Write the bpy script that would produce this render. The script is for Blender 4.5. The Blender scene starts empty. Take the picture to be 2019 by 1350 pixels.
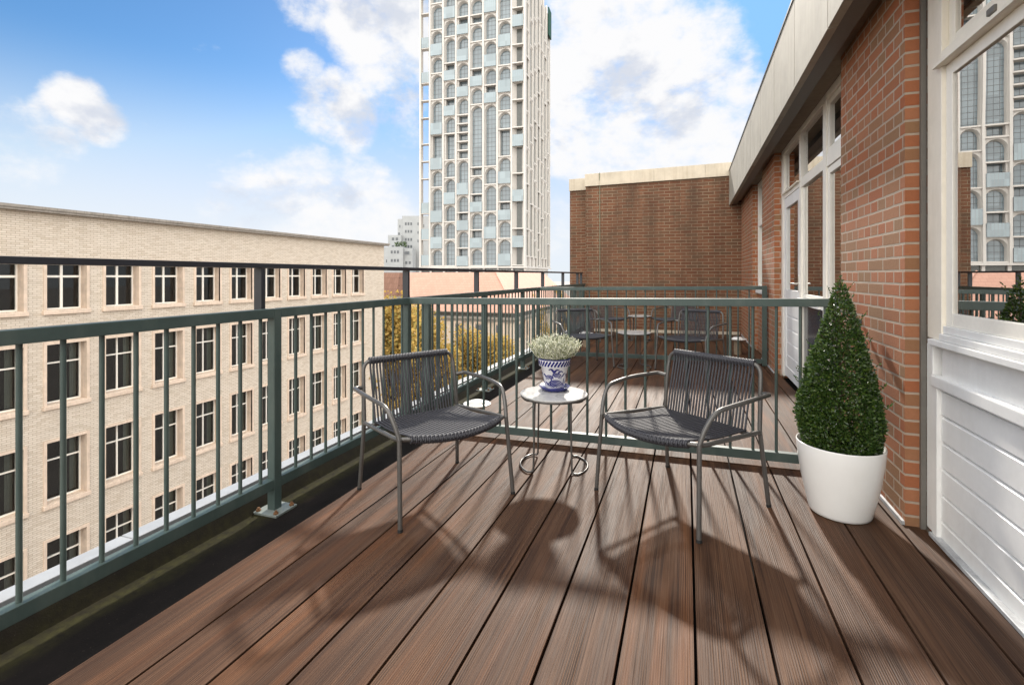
import bpy, bmesh, math, random
from mathutils import Vector, Matrix
R = math.radians
sc = bpy.context.scene
col = sc.collection
K = 0.0137            # the terrace falls gently away from the building
random.seed(7)

# ------------------------------------------------------------------ helpers
class MB:
    def __init__(s): s.v = []; s.f = []; s.m = []; s.sm = []
    def add(s, vs, fs, mi=0, smooth=False):
        b = len(s.v); s.v += [tuple(p) for p in vs]
        for f in fs:
            s.f.append([i + b for i in f]); s.m.append(mi); s.sm.append(smooth)
        return s
    def box(s, x0, x1, y0, y1, z0, z1, mi=0, bev=0.0):
        if bev <= 0:
            vs = [(x, y, z) for z in (z0, z1) for y in (y0, y1) for x in (x0, x1)]
            s.add(vs, [(0,2,3,1),(4,5,7,6),(0,1,5,4),(2,6,7,3),(0,4,6,2),(1,3,7,5)], mi)
        else:
            bm = bmesh.new(); bmesh.ops.create_cube(bm, size=1)
            for v in bm.verts:
                v.co = Vector((x0 + (v.co.x + .5) * (x1 - x0), y0 + (v.co.y + .5) * (y1 - y0), z0 + (v.co.z + .5) * (z1 - z0)))
            bmesh.ops.bevel(bm, geom=bm.edges[:], offset=bev, segments=2, affect='EDGES', profile=.6)
            bm.verts.index_update()
            s.add([v.co[:] for v in bm.verts], [[v.index for v in f.verts] for f in bm.faces], mi); bm.free()
        return s
    def tube(s, pts, r, n=10, mi=0, cap=True, rf=None):
        pts = [Vector(p) for p in pts]; N = len(pts); rings = []
        t0 = (pts[1] - pts[0]).normalized()
        up = Vector((0, 0, 1)) if abs(t0.z) < .9 else Vector((1, 0, 0))
        nrm = t0.cross(up).normalized(); prev = t0
        for i, p in enumerate(pts):
            a = pts[max(i - 1, 0)]; b = pts[min(i + 1, N - 1)]
            t = (b - a).normalized()
            ax = prev.cross(t)
            if ax.length > 1e-8: nrm = Matrix.Rotation(prev.angle(t), 3, ax.normalized()) @ nrm
            nrm = (nrm - t * nrm.dot(t)).normalized(); prev = t
            bn = t.cross(nrm)
            rr = r if rf is None else rf(i)
            rings.append([p + rr * (math.cos(2*math.pi*k/n) * nrm + math.sin(2*math.pi*k/n) * bn) for k in range(n)])
        vs = [q for g in rings for q in g]; fs = []
        for i in range(N - 1):
            for k in range(n):
                k2 = (k + 1) % n
                fs.append((i*n+k, i*n+k2, (i+1)*n+k2, (i+1)*n+k))
        s.add(vs, fs, mi, True)
        if cap:
            s.add(rings[0], [list(range(n))[::-1]], mi); s.add(rings[-1], [list(range(n))], mi)
        return s
    def lathe(s, prof, n=48, mi=0, c=(0, 0, 0), smooth=True):
        vs = []; fs = []
        for r, z in prof:
            for k in range(n):
                a = 2*math.pi*k/n; vs.append((c[0] + r*math.cos(a), c[1] + r*math.sin(a), c[2] + z))
        for i in range(len(prof) - 1):
            for k in range(n):
                k2 = (k+1) % n
                fs.append((i*n+k, i*n+k2, (i+1)*n+k2, (i+1)*n+k))
        s.add(vs, fs, mi, smooth); return s
    def disc(s, r, z, n=48, mi=0, c=(0, 0, 0), flip=False):
        vs = [(c[0] + r*math.cos(2*math.pi*k/n), c[1] + r*math.sin(2*math.pi*k/n), c[2] + z) for k in range(n)]
        f = list(range(n)); s.add(vs, [f[::-1] if flip else f], mi); return s
    def tilt(s):
        s.v = [(x, y, z + K*x) for x, y, z in s.v]; return s
    def wall(s):     # the house wall is not quite parallel to the boards
        s.v = [(x + .007*(y - 2.82), y, z + K*x) for x, y, z in s.v]; return s
    def mesh(s, name, mats, off=(0, 0, 0)):
        me = bpy.data.meshes.new(name)
        me.from_pydata([(x - off[0], y - off[1], z - off[2]) for x, y, z in s.v], [], s.f)
        for m in (mats if isinstance(mats, (list, tuple)) else [mats]): me.materials.append(m)
        me.polygons.foreach_set('material_index', s.m)
        me.polygons.foreach_set('use_smooth', s.sm)
        me.update(); return me

def tag(o, label=None, cat=None, group=None, kind=None):
    if label: o['label'] = label
    if cat: o['category'] = cat
    if group: o['group'] = group
    if kind: o['kind'] = kind
    return o
def thing(name, label, cat, loc=(0, 0, 0), rz=0.0, group=None):
    o = bpy.data.objects.new(name, None); col.objects.link(o)
    o.empty_display_size = .2; o.location = loc; o.rotation_euler = (0, 0, rz)
    return tag(o, label, cat, group)
def worg(o):
    p = Vector(o.location)
    return p if o.parent is None else p + worg(o.parent)
def part(parent, name, mb, mats, world=True, label=None):
    """mesh child; with world=True its points are world points of an unrotated thing"""
    off = worg(parent) if (world and parent) else (0, 0, 0)
    me = mb.mesh(name, mats, off)
    o = bpy.data.objects.new(name, me); col.objects.link(o)
    if parent: o.parent = parent
    if label: o['label'] = label
    return o
def linked(parent, name, me, loc=(0, 0, 0), rz=0.0):
    o = bpy.data.objects.new(name, me); col.objects.link(o)
    o.parent = parent; o.location = loc; o.rotation_euler = (0, 0, rz); return o
def copy_tree(o, parent=None):
    c = o.copy(); col.objects.link(c); c.parent = parent
    for ch in list(o.children): copy_tree(ch, c)
    return c
def fillet(pts, r, n=6):
    pts = [Vector(p) for p in pts]; out = [pts[0]]
    for i in range(1, len(pts) - 1):
        a, b, c = pts[i-1], pts[i], pts[i+1]
        rr = r[i] if isinstance(r, dict) else r
        d1 = (a - b); d2 = (c - b)
        l = min(rr, d1.length*.48, d2.length*.48)
        p0 = b + d1.normalized()*l; p2 = b + d2.normalized()*l
        for k in range(n + 1):
            t = k/n; out.append((1-t)**2*p0 + 2*t*(1-t)*b + t*t*p2)
    out.append(pts[-1]); return out
def catmull(pts, n=8):
    P = [Vector(p) for p in pts]; P = [2*P[0]-P[1]] + P + [2*P[-1]-P[-2]]; out = []
    for i in range(1, len(P) - 2):
        for k in range(n):
            t = k/n
            out.append(.5*((2*P[i]) + (-P[i-1]+P[i+1])*t + (2*P[i-1]-5*P[i]+4*P[i+1]-P[i+2])*t*t + (-P[i-1]+3*P[i]-3*P[i+1]+P[i+2])*t**3))
    out.append(P[-2]); return out

# ------------------------------------------------------------------ materials
class NT:
    def __init__(s, name):
        s.mat = bpy.data.materials.new(name); s.mat.use_nodes = True
        s.t = s.mat.node_tree; s.t.nodes.clear()
        s.out = s.t.nodes.new('ShaderNodeOutputMaterial')
    def n(s, typ, **kw):
        nd = s.t.nodes.new(typ)
        for k, v in kw.items(): setattr(nd, k, v)
        return nd
    def l(s, a, b): s.t.links.new(a, b)
    def val(s, sock, v):
        if hasattr(v, 'is_linked') or isinstance(v, bpy.types.NodeSocket): s.l(v, sock)
        else: sock.default_value = v
    def math(s, op, a, b=None, c=None, clamp=False):
        nd = s.n('ShaderNodeMath', operation=op, use_clamp=clamp)
        for i, v in enumerate((a, b, c)):
            if v is not None: s.val(nd.inputs[i], v)
        return nd.outputs[0]
    def mix(s, fac, a, b):
        nd = s.n('ShaderNodeMix', data_type='RGBA')
        s.val(nd.inputs[0], fac); s.val(nd.inputs[6], a); s.val(nd.inputs[7], b); return nd.outputs[2]
    def ramp(s, fac, stops, mode='LINEAR'):
        nd = s.n('ShaderNodeValToRGB'); e = nd.color_ramp.elements; nd.color_ramp.interpolation = mode
        while len(e) < len(stops): e.new(.5)
        for i, (p, c) in enumerate(stops):
            e[i].position = p; e[i].color = c if len(c) == 4 else (*c, 1)
        s.l(fac, nd.inputs[0]); return nd.outputs[0]
    def obj(s): return s.n('ShaderNodeTexCoord').outputs['Object']
    def pos(s): return s.n('ShaderNodeNewGeometry').outputs['Position']
    def noise(s, vec, scale, detail=4, rough=.55, dist=0.0, out='Fac'):
        nd = s.n('ShaderNodeTexNoise'); s.val(nd.inputs['Vector'], vec)
        nd.inputs['Scale'].default_value = scale; nd.inputs['Detail'].default_value = detail
        nd.inputs['Roughness'].default_value = rough; nd.inputs['Distortion'].default_value = dist
        return nd.outputs[out]
    def mapv(s, vec, scale=(1, 1, 1), loc=(0, 0, 0), rot=(0, 0, 0)):
        nd = s.n('ShaderNodeMapping'); s.l(vec, nd.inputs[0])
        nd.inputs['Scale'].default_value = scale; nd.inputs['Location'].default_value = loc; nd.inputs['Rotation'].default_value = rot
        return nd.outputs[0]
    def bump(s, h, strength=.3, dist=.01, normal=None):
        nd = s.n('ShaderNodeBump'); nd.inputs['Strength'].default_value = strength; nd.inputs['Distance'].default_value = dist
        s.l(h, nd.inputs['Height'])
        if normal is not None: s.l(normal, nd.inputs['Normal'])
        return nd.outputs[0]
    def pbr(s, color, rough=.5, metal=0.0, normal=None, spec=.5, coat=0.0, sub=None):
        p = s.n('ShaderNodeBsdfPrincipled')
        s.val(p.inputs['Base Color'], color if not isinstance(color, tuple) else ((*color, 1) if len(color) == 3 else color))
        s.val(p.inputs['Roughness'], rough); s.val(p.inputs['Metallic'], metal)
        p.inputs['Specular IOR Level'].default_value = spec
        p.inputs['Coat Weight'].default_value = coat
        if normal is not None: s.l(normal, p.inputs['Normal'])
        s.l(p.outputs[0], s.out.inputs[0]); return s.mat

def paint(name, c, rough=.4, var=.12, metal=0.0, scale=6, spec=.5, dirt=None, bmp=.04, coat=0):
    m = NT(name); o = m.obj()
    n1 = m.noise(o, scale, 5, .6); n2 = m.noise(o, scale*9, 3)
    f = m.math('ADD', m.math('MULTIPLY', n1, .7), m.math('MULTIPLY', n2, .3))
    lo = tuple(x*(1-var) for x in c); hi = tuple(min(1, x*(1+var)) for x in c)
    cc = m.ramp(f, [(.32, lo), (.68, hi)])
    if dirt:
        d = m.ramp(m.noise(m.mapv(o, (1, 1, .25)), 5, 6, .65), [(.5, (0, 0, 0)), (.78, (1, 1, 1))])
        cc = m.mix(m.math('MULTIPLY', d, dirt[1]), cc, (*dirt[0], 1))
    r = m.math('ADD', rough, m.math('MULTIPLY', m.math('SUBTRACT', n1, .5), .25), clamp=True)
    return m.pbr(cc, r, metal, m.bump(n2, bmp, .002), spec, coat)

def brick(name, c1, c2, mortar, bw=.215, rh=.0645, ms=.010, c3=None, stain=None, bump=.6, off=.5, sq=1.0, sqf=2, bias=0.0, plaster=0):
    m = NT(name); g = m.n('ShaderNodeNewGeometry')
    sp = m.n('ShaderNodeSeparateXYZ'); m.l(g.outputs['Position'], sp.inputs[0])
    sn = m.n('ShaderNodeSeparateXYZ'); m.l(g.outputs['True Normal'], sn.inputs[0])
    isx = m.math('GREATER_THAN', m.math('ABSOLUTE', sn.outputs[0]), .6)
    u = m.math('ADD', m.math('MULTIPLY', sp.outputs[1], isx), m.math('MULTIPLY', sp.outputs[0], m.math('SUBTRACT', 1.0, isx)))
    cv = m.n('ShaderNodeCombineXYZ'); m.l(u, cv.inputs[0]); m.l(sp.outputs[2], cv.inputs[1])
    wob = m.n('ShaderNodeVectorMath', operation='MULTIPLY_ADD')
    m.l(m.noise(g.outputs['Position'], 9, 2, out='Color'), wob.inputs[0]); wob.inputs[1].default_value = (.006, .006, 0); m.l(cv.outputs[0], wob.inputs[2])
    b = m.n('ShaderNodeTexBrick', offset=off, squash=sq, squash_frequency=sqf); m.l(wob.outputs[0], b.inputs['Vector'])
    b.inputs['Color1'].default_value = (0, 0, 0, 1); b.inputs['Color2'].default_value = (1, 1, 1, 1); b.inputs['Mortar'].default_value = (.5, .5, .5, 1)
    b.inputs['Scale'].default_value = 1; b.inputs['Brick Width'].default_value = bw; b.inputs['Row Height'].default_value = rh
    b.inputs['Mortar Size'].default_value = ms/2; b.inputs['Mortar Smooth'].default_value = .25; b.inputs['Bias'].default_value = bias
    stops = [(0, c1), (.5, c2), (.85, c3 or c2), (1, c1)]
    cc = m.ramp(b.outputs['Color'], stops)
    grain = m.noise(g.outputs['Position'], 60, 4, .65); big = m.noise(g.outputs['Position'], 1.3, 4, .6)
    cc = m.mix(m.math('MULTIPLY', m.math('SUBTRACT', 1.0, grain), .42), cc, tuple(x*.45 for x in c2) + (1,))
    mo = m.mix(m.noise(g.outputs['Position'], 14, 3), tuple(x*.7 for x in mortar) + (1,), (*mortar, 1))
    cc = m.mix(b.outputs['Fac'], cc, mo)
    if stain:
        st = m.noise(m.mapv(g.outputs['Position'], (1.6, 1.6, .35)), 1.5, 6, .65)
        cc = m.mix(m.math('MULTIPLY', m.ramp(st, [(.40, (0, 0, 0)), (.70, (1, 1, 1))]), stain[1]), cc, (*stain[0], 1))
    else:
        cc = m.mix(m.math('MULTIPLY', m.ramp(big, [(.45, (0, 0, 0)), (.8, (1, 1, 1))]), .25), cc, tuple(x*.55 for x in c2) + (1,))
    h = m.math('SUBTRACT', m.math('MULTIPLY', grain, .35), b.outputs['Fac'])
    return m.pbr(cc, .85, 0, m.bump(h, bump, .006), .25)

def mat_deck():
    m = NT('composite_decking'); g = m.n('ShaderNodeNewGeometry')
    sp = m.n('ShaderNodeSeparateXYZ'); m.l(g.outputs['Position'], sp.inputs[0])
    bid = m.math('FLOOR', m.math('DIVIDE', m.math('ADD', sp.outputs[0], 1.806), .2293))
    seg = m.math('GREATER_THAN', sp.outputs[1], 3.413)
    wn = m.n('ShaderNodeTexWhiteNoise', noise_dimensions='2D'); cb = m.n('ShaderNodeCombineXYZ')
    m.l(bid, cb.inputs[0]); m.l(seg, cb.inputs[1]); m.l(cb.outputs[0], wn.inputs['Vector'])
    offs = m.n('ShaderNodeVectorMath', operation='MULTIPLY_ADD'); m.l(wn.outputs['Color'], offs.inputs[0])
    offs.inputs[1].default_value = (3, 17, 5); m.l(g.outputs['Position'], offs.inputs[2])
    v = offs.outputs[0]
    s1 = m.noise(m.mapv(v, (7, .55, 1)), 1.6, 5, .6, .6)         # broad streaks down the board
    s2 = m.noise(m.mapv(v, (34, .9, 1)), 1.7, 4, .6, .25)
    s3 = m.noise(m.mapv(v, (190, 1.0, 1)), 1.2, 3, .6, .12)      # fine embossed grain
    base = m.ramp(m.math('ADD', m.math('MULTIPLY', s1, .7), m.math('MULTIPLY', s2, .3)),
        [(.30, (.023, .0108, .0064)), (.44, (.045, .0212, .0115)), (.54, (.077, .0368, .0190)), (.64, (.114, .060, .034)), (.74, (.055, .0292, .0182))])
    orange = m.ramp(m.noise(m.mapv(v, (9, .35, 1)), 1.3, 3, .5), [(.54, (0, 0, 0)), (.72, (1, 1, 1))])
    base = m.mix(m.math('MULTIPLY', orange, .75), base, (.150, .058, .022, 1))
    base = m.mix(m.math('MULTIPLY', m.math('SUBTRACT', wn.outputs['Value'], .1), .4), base, (.050, .031, .023, 1))
    base = m.mix(m.ramp(s3, [(.46, (.0, .0, .0)), (.68, (.18, .18, .18))]), base, (.21, .125, .078, 1))
    base = m.mix(m.ramp(s3, [(.28, (.70, .70, .70)), (.45, (0, 0, 0))]), base, (.018, .012, .0095, 1))
    base = m.mix(m.ramp(m.noise(v, 210, 2), [(.78, (0, 0, 0)), (.86, (.4, .4, .4))]), base, (.15, .13, .11, 1))
    wx = m.math('ADD', m.math('MULTIPLY', sp.outputs[0], 6.2832/.0074), m.math('MULTIPLY', m.noise(m.mapv(v, (9, .5, 1)), 1.2, 3), 16))
    gro = m.math('ADD', .5, m.math('MULTIPLY', m.math('SINE', wx), .5))
    gmask = m.ramp(m.noise(m.mapv(v, (11, .8, 1)), 1.5, 4), [(.42, (0, 0, 0)), (.62, (1, 1, 1))])
    gl = m.math('MULTIPLY', gro, gmask)
    base = m.mix(m.math('MULTIPLY', m.math('POWER', gl, 2.0), .22), base, (.26, .155, .095, 1))
    base = m.mix(m.math('MULTIPLY', m.math('MULTIPLY', m.math('SUBTRACT', 1.0, gro), gmask), .5), base, (.022, .014, .011, 1))
    rg = m.math('ADD', .47, m.math('MULTIPLY', s1, .2))
    h = m.math('ADD', m.math('MULTIPLY', s3, 1.0), m.math('MULTIPLY', s2, .4))
    h = m.math('ADD', h, m.math('MULTIPLY', gl, .5))
    return m.pbr(base, rg, 0, m.bump(h, .7, .003), .11)

def mat_membrane():
    m = NT('roof_membrane_bitumen'); g = m.n('ShaderNodeNewGeometry'); p = g.outputs['Position']
    sp = m.n('ShaderNodeSeparateXYZ'); m.l(p, sp.inputs[0])
    n1 = m.noise(m.mapv(p, (1, .5, 1)), 4, 6, .65); n2 = m.noise(p, 160, 3)
    base = m.ramp(n1, [(.3, (.006, .0055, .005)), (.6, (.012, .010, .009)), (.8, (.030, .022, .017))])
    xx = m.math('ADD', sp.outputs[0], m.math('MULTIPLY', m.math('SUBTRACT', m.noise(m.mapv(p, (1, .6, 1)), 5, 5), .5), .16))
    band = m.math('MULTIPLY', m.math('SUBTRACT', 1.0, m.math('DIVIDE', m.math('ABSOLUTE', m.math('SUBTRACT', xx, -2.135)), .11), clamp=True), 1.0, clamp=True)
    moss = m.math('MULTIPLY', band, m.ramp(m.noise(p, 26, 5, .7), [(.3, (.15, .15, .15)), (.6, (1, 1, 1))]))
    cc = m.mix(m.math('MULTIPLY', moss, .85), base, (.036, .034, .013, 1))
    cc = m.mix(m.ramp(n2, [(.66, (0, 0, 0)), (.8, (.5, .5, .5))]), cc, (.10, .085, .065, 1))
    return m.pbr(cc, .85, 0, m.bump(m.math('ADD', n1, m.math('MULTIPLY', n2, .2)), .5, .008), .06)

def mat_glass(name, ior=1.75, tint=(.9, .95, .93), rough=.0, gcol=(1, 1, 1), base=0.0):
    m = NT(name)
    fr = m.n('ShaderNodeFresnel'); fr.inputs['IOR'].default_value = ior
    nz = m.noise(m.pos(), .9, 2)
    nb = m.bump(nz, .02, .02)
    gl = m.n('ShaderNodeBsdfGlossy'); gl.inputs['Roughness'].default_value = rough; gl.inputs['Color'].default_value = (*gcol, 1); m.l(nb, gl.inputs['Normal'])
    tr = m.n('ShaderNodeBsdfTransparent'); tr.inputs['Color'].default_value = (*tint, 1)
    mx = m.n('ShaderNodeMixShader'); m.l(m.math('ADD', m.math('MULTIPLY', fr.outputs[0], 1-base), base), mx.inputs[0]); m.l(tr.outputs[0], mx.inputs[1]); m.l(gl.outputs[0], mx.inputs[2])
    m.l(mx.outputs[0], m.out.inputs[0]); return m.mat

def mat_tower_glass(name, c, sx=1.3, sz=1.64, dark=(.12, .13, .13)):
    m = NT(name); o = m.obj(); sp = m.n('ShaderNodeSeparateXYZ'); m.l(o, sp.inputs[0])
    gx = m.math('LESS_THAN', m.math('ABSOLUTE', m.math('SUBTRACT', m.math('FRACT', m.math('ADD', m.math('DIVIDE', sp.outputs[0], sx), .5)), .5)), .05)
    gz = m.math('LESS_THAN', m.math('ABSOLUTE', m.math('SUBTRACT', m.math('FRACT', m.math('DIVIDE', sp.outputs[2], sz)), .5)), .045)
    ln = m.math('MAXIMUM', gx, gz)
    cell = m.n('ShaderNodeTexWhiteNoise'); fl = m.n('ShaderNodeVectorMath', operation='FLOOR')
    m.l(m.mapv(m.pos(), (.38, .2, .305)), fl.inputs[0]); m.l(fl.outputs[0], cell.inputs['Vector'])
    cc = m.mix(m.math('MULTIPLY', cell.outputs['Value'], .6), (*c, 1), tuple(x*.55 for x in c) + (1,))
    cc = m.mix(ln, cc, (*dark, 1))
    return m.pbr(cc, m.math('ADD', .08, m.math('MULTIPLY', ln, .5)), 0, None, .9)

def mat_leaf(name, cs, rough=.4, scale=40, spec=.5, trans=.25):
    m = NT(name); g = m.n('ShaderNodeNewGeometry')
    rnd = m.noise(g.outputs['Position'], scale, 2, .5)
    if True:
        ri = g.outputs['Random Per Island']
        f = m.math('ADD', m.math('MULTIPLY', ri, .75), m.math('MULTIPLY', rnd, .25))
    cc = m.ramp(f, cs)
    p = m.n('ShaderNodeBsdfPrincipled'); m.l(cc, p.inputs['Base Color']); p.inputs['Roughness'].default_value = rough; p.inputs['Specular IOR Level'].default_value = spec
    t = m.n('ShaderNodeBsdfTranslucent'); m.l(cc, t.inputs[0])
    mx = m.n('ShaderNodeMixShader'); mx.inputs[0].default_value = trans
    m.l(p.outputs[0], mx.inputs[1]); m.l(t.outputs[0], mx.inputs[2]); m.l(mx.outputs[0], m.out.inputs[0]); return m.mat

def mat_concrete_panel(name, c, streak=.4, dark=(.2, .17, .12), rough=.8):
    m = NT(name); p = m.pos()
    n1 = m.noise(p, 3, 6, .65); n2 = m.noise(m.mapv(p, (6, 6, .5)), 2.2, 5, .6); n3 = m.noise(p, 120, 3)
    cc = m.ramp(n1, [(.3, tuple(x*.82 for x in c)), (.7, tuple(min(1, x*1.1) for x in c))])
    cc = m.mix(m.math('MULTIPLY', m.ramp(n2, [(.48, (0, 0, 0)), (.75, (1, 1, 1))]), streak), cc, (*dark, 1))
    return m.pbr(cc, rough, 0, m.bump(m.math('ADD', n3, n1), .15, .004), .3)

def mat_roof(name, c, c2, row=.3, colw=.25, stain=.3):
    m = NT(name); p = m.obj(); 
    b = m.n('ShaderNodeTexBrick', offset=.5); m.l(p, b.inputs['Vector'])
    b.inputs['Color1'].default_value = (*c, 1); b.inputs['Color2'].default_value = (*c2, 1); b.inputs['Mortar'].default_value = tuple(x*.62 for x in c) + (1,)
    b.inputs['Scale'].default_value = 1; b.inputs['Brick Width'].default_value = colw; b.inputs['Row Height'].default_value = row
    b.inputs['Mortar Size'].default_value = .012; b.inputs['Mortar Smooth'].default_value = .6
    cc = m.mix(m.math('MULTIPLY', m.ramp(m.noise(p, .35, 5, .6), [(.4, (0, 0, 0)), (.75, (1, 1, 1))]), stain), b.outputs['Color'], tuple(x*.6 for x in c2) + (1,))
    return m.pbr(cc, .8, 0, None, .2)

def mat_marble():
    m = NT('pale_stone_top'); o = m.obj()
    v = m.noise(m.mapv(o, (1, 2.2, 1), rot=(0, 0, .8)), 3, 8, .62, 1.4)
    cc = m.ramp(v, [(.35, (.38, .375, .37)), (.5, (.48, .475, .465)), (.54, (.32, .32, .315)), (.6, (.50, .495, .485))])
    return m.pbr(cc, .22, 0, None, .5)

M = {}
M['deck'] = mat_deck(); M['membrane'] = mat_membrane()
M['green'] = paint('green_paint', (.051, .077, .070), .5, .14, 0, 5, .5, ((.13, .155, .135), .5))
M['black'] = paint('black_blue_paint', (.020, .022, .028), .38, .15)
M['chair'] = paint('anthracite_tube', (.105, .100, .094), .34, .1, .3, 12, .5)
M['rope'] = paint('anthracite_rope', (.048, .048, .056), .55, .22, 0, 90, .35, bmp=.25)
M['rubber'] = paint('black_rubber', (.012, .012, .012), .7)
M['steel'] = paint('galvanised_plate', (.22, .25, .235), .5, .2, .2, 12, dirt=((.16, .08, .03), .5))
M['bolt'] = paint('rusty_bolt', (.20, .10, .045), .7, .3, .3, 60)
M['alu'] = paint('white_coping_metal', (.30, .31, .32), .4, .1, .0, 8, dirt=((.3, .28, .25), .4))
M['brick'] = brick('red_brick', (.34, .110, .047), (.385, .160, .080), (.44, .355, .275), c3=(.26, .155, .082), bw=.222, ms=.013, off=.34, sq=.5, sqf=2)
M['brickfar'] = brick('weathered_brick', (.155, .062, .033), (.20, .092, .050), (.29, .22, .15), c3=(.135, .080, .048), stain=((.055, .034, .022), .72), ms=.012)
M['cream'] = brick('cream_brick', (.68, .59, .485), (.74, .655, .55), (.42, .34, .255), bw=.235, rh=.075, ms=.015, c3=(.59, .50, .395), bump=.4)
M['stone'] = mat_concrete_panel('limestone_surround', (.68, .545, .43), .35, (.34, .25, .18))
M['cornice'] = mat_concrete_panel('grey_cornice', (.30, .27, .235), .5, (.10, .08, .06))
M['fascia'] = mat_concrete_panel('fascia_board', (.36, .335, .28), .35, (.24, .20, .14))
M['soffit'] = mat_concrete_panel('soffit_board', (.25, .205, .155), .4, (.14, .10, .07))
M['coping'] = mat_concrete_panel('coping_stone', (.54, .475, .375), .35, (.30, .23, .15))
M['white'] = paint('white_paint', (.76, .755, .735), .38, .06, 0, 4, .5, ((.46, .41, .33), .24), .008)
M['creampaint'] = paint('cream_paint', (.80, .745, .64), .4, .06, 0, 4, .5, ((.42, .34, .24), .3), .008)
M['whitewin'] = paint('white_window_paint', (.82, .785, .71), .4, .06)
M['glass'] = mat_glass('window_glass', 1.9, base=.60)
M['glassfar'] = mat_glass('dark_window_glass', 1.50, (.8, .85, .85))
M['navy'] = paint('navy_panel', (.020, .035, .055), .12, .2, 0, 3, .6)
M['room'] = paint('dark_room', (.012, .011, .010), .9)
M['curtain'] = paint('sheer_curtain', (.62, .61, .57), .9, .08)
M['curtaing'] = paint('green_grey_curtain', (.16, .17, .14), .9, .12)
M['tower'] = paint('pale_concrete', (.55, .525, .49), .7, .06, 0, .35)
M['tglass'] = mat_tower_glass('tower_glazing', (.20, .25, .275), dark=(.05, .055, .06))
M['tbalc'] = mat_tower_glass('balcony_glass', (.26, .325, .35), .75, 30.0, (.16, .18, .19))
M['tdark'] = paint('dark_glazing', (.075, .080, .072), .2, .3, 0, .8, .6)
M['grey'] = paint('grey_stone_cladding', (.36, .375, .38), .7, .1, 0, .4)
M['greyd'] = paint('small_dark_window', (.10, .11, .12), .25, .2)
M['pink'] = mat_roof('salmon_roof', (.50, .29, .22), (.54, .32, .245), .32, .55, .15)
M['brown'] = mat_roof('brown_roof', (.19, .105, .075), (.23, .13, .095), .35, .3)
M['plaster'] = mat_concrete_panel('beige_facade', (.58, .49, .39), .35, (.34, .27, .2))
M['gutter'] = paint('zinc_gutter', (.13, .12, .105), .55)
M['gold'] = mat_leaf('autumn_leaf', [(.0, (.20, .14, .035)), (.3, (.42, .275, .068)), (.6, (.54, .375, .11)), (.85, (.34, .30, .095)), (1, (.16, .17, .055))], .55, 1.2, .3, .35)
M['bark'] = paint('bark', (.06, .045, .033), .9, .3, 0, 8)
M['box'] = mat_leaf('boxwood_leaf', [(0, (.014, .034, .008)), (.35, (.032, .068, .014)), (.7, (.060, .108, .020)), (.92, (.11, .16, .028)), (1, (.24, .22, .055))], .26, 60, .6, .2)
M['twig'] = paint('twig', (.09, .06, .035), .8)
M['heath'] = mat_leaf('heather_bloom', [(0, (.60, .60, .38)), (.3, (.80, .79, .62)), (.7, (.89, .88, .77)), (1, (.92, .91, .85))], .6, 90, .25, .45)
M['heathg'] = mat_leaf('heather_green', [(0, (.09, .13, .035)), (.6, (.19, .25, .07)), (1, (.34, .38, .14))], .6, 90, .25, .25)
M['ceramw'] = paint('white_glaze', (.76, .76, .79), .18, .05, 0, 20, .6)
M['ceramb'] = paint('cobalt_glaze', (.022, .026, .16), .2, .35, 0, 40, .6)
M['planter'] = paint('white_plastic', (.82, .815, .79), .18, .03, 0, 2, .5, ((.55, .5, .42), .12), bmp=.0)
M['soil'] = paint('soil', (.03, .022, .016), .95)
M['marble'] = mat_marble()
M['vent'] = paint('white_vent_cap', (.78, .76, .72), .4, .06)
M['ventpipe'] = paint('tan_pipe', (.24, .18, .12), .6, .2)
M['asphalt'] = paint('asphalt', (.05, .05, .052), .9, .15, 0, .5)
M['pave'] = paint('pavement', (.22, .20, .18), .9, .15, 0, .5)
M['net'] = paint('green_netting', (.012, .06, .040), .8)
M['cable'] = paint('verdigris_cable', (.22, .25, .17), .6)
M['caulk'] = paint('lead_flashing', (.40, .41, .42), .6, .3, .2, 12)
M['brass'] = paint('metal_handle', (.55, .53, .48), .3, .1, .7)

# ------------------------------------------------------------------ deck, roof edge
PITCH, X0 = .2293, -1.8065
mb = MB()
def board_run(y0, y1):
    for n in range(13):
        a = X0 + n*PITCH + .0045; b = X0 + (n+1)*PITCH - .0045
        if n == 12: b = 1.052
        mb.box(a, b, y0, y1, -.024, 0, 0, .0025)
board_run(-.9, 3.402); board_run(3.420, 10.70)
o = part(None, 'deck_floor', mb.tilt(), M['deck']); tag(o, kind='structure')
mb = MB().box(-2.235, 1.30, -.95, 10.72, -.30, -.052)
mb.add([(-2.184, -.95, -.0515), (-2.184, 10.72, -.0515), (-2.2345, 10.72, .03), (-2.2345, -.95, .03)], [(0, 1, 2, 3)]).tilt()
tag(part(None, 'roof_ground', mb, M['membrane']), kind='structure')

mb = MB(); mb.box(-2.33, -2.235, -.95, 11.3, -3.2, -.01)
mb.box(-2.405, -2.33, -.95, 11.3, -3.2, .02)
pp = thing('parapet', 'low dark roof parapet with white metal edge outside the green railing', 'parapet', (-2.3, 5, 0))
part(pp, 'upstand', mb.tilt(), M['membrane'])
mb = MB()
for i in range(5): mb.box(-2.412, -2.325, -.95 + i*2.45, -.95 + (i+1)*2.45 - .004, .021, .056, 0, .004)
part(pp, 'coping', mb.tilt(), M['alu'])
mb = MB().box(-2.31, 1.6, 10.72, 10.95, -3.2, -.06); mb.box(-2.3, 6.5, -1.4, -.97, -3.2, -.06)

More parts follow.
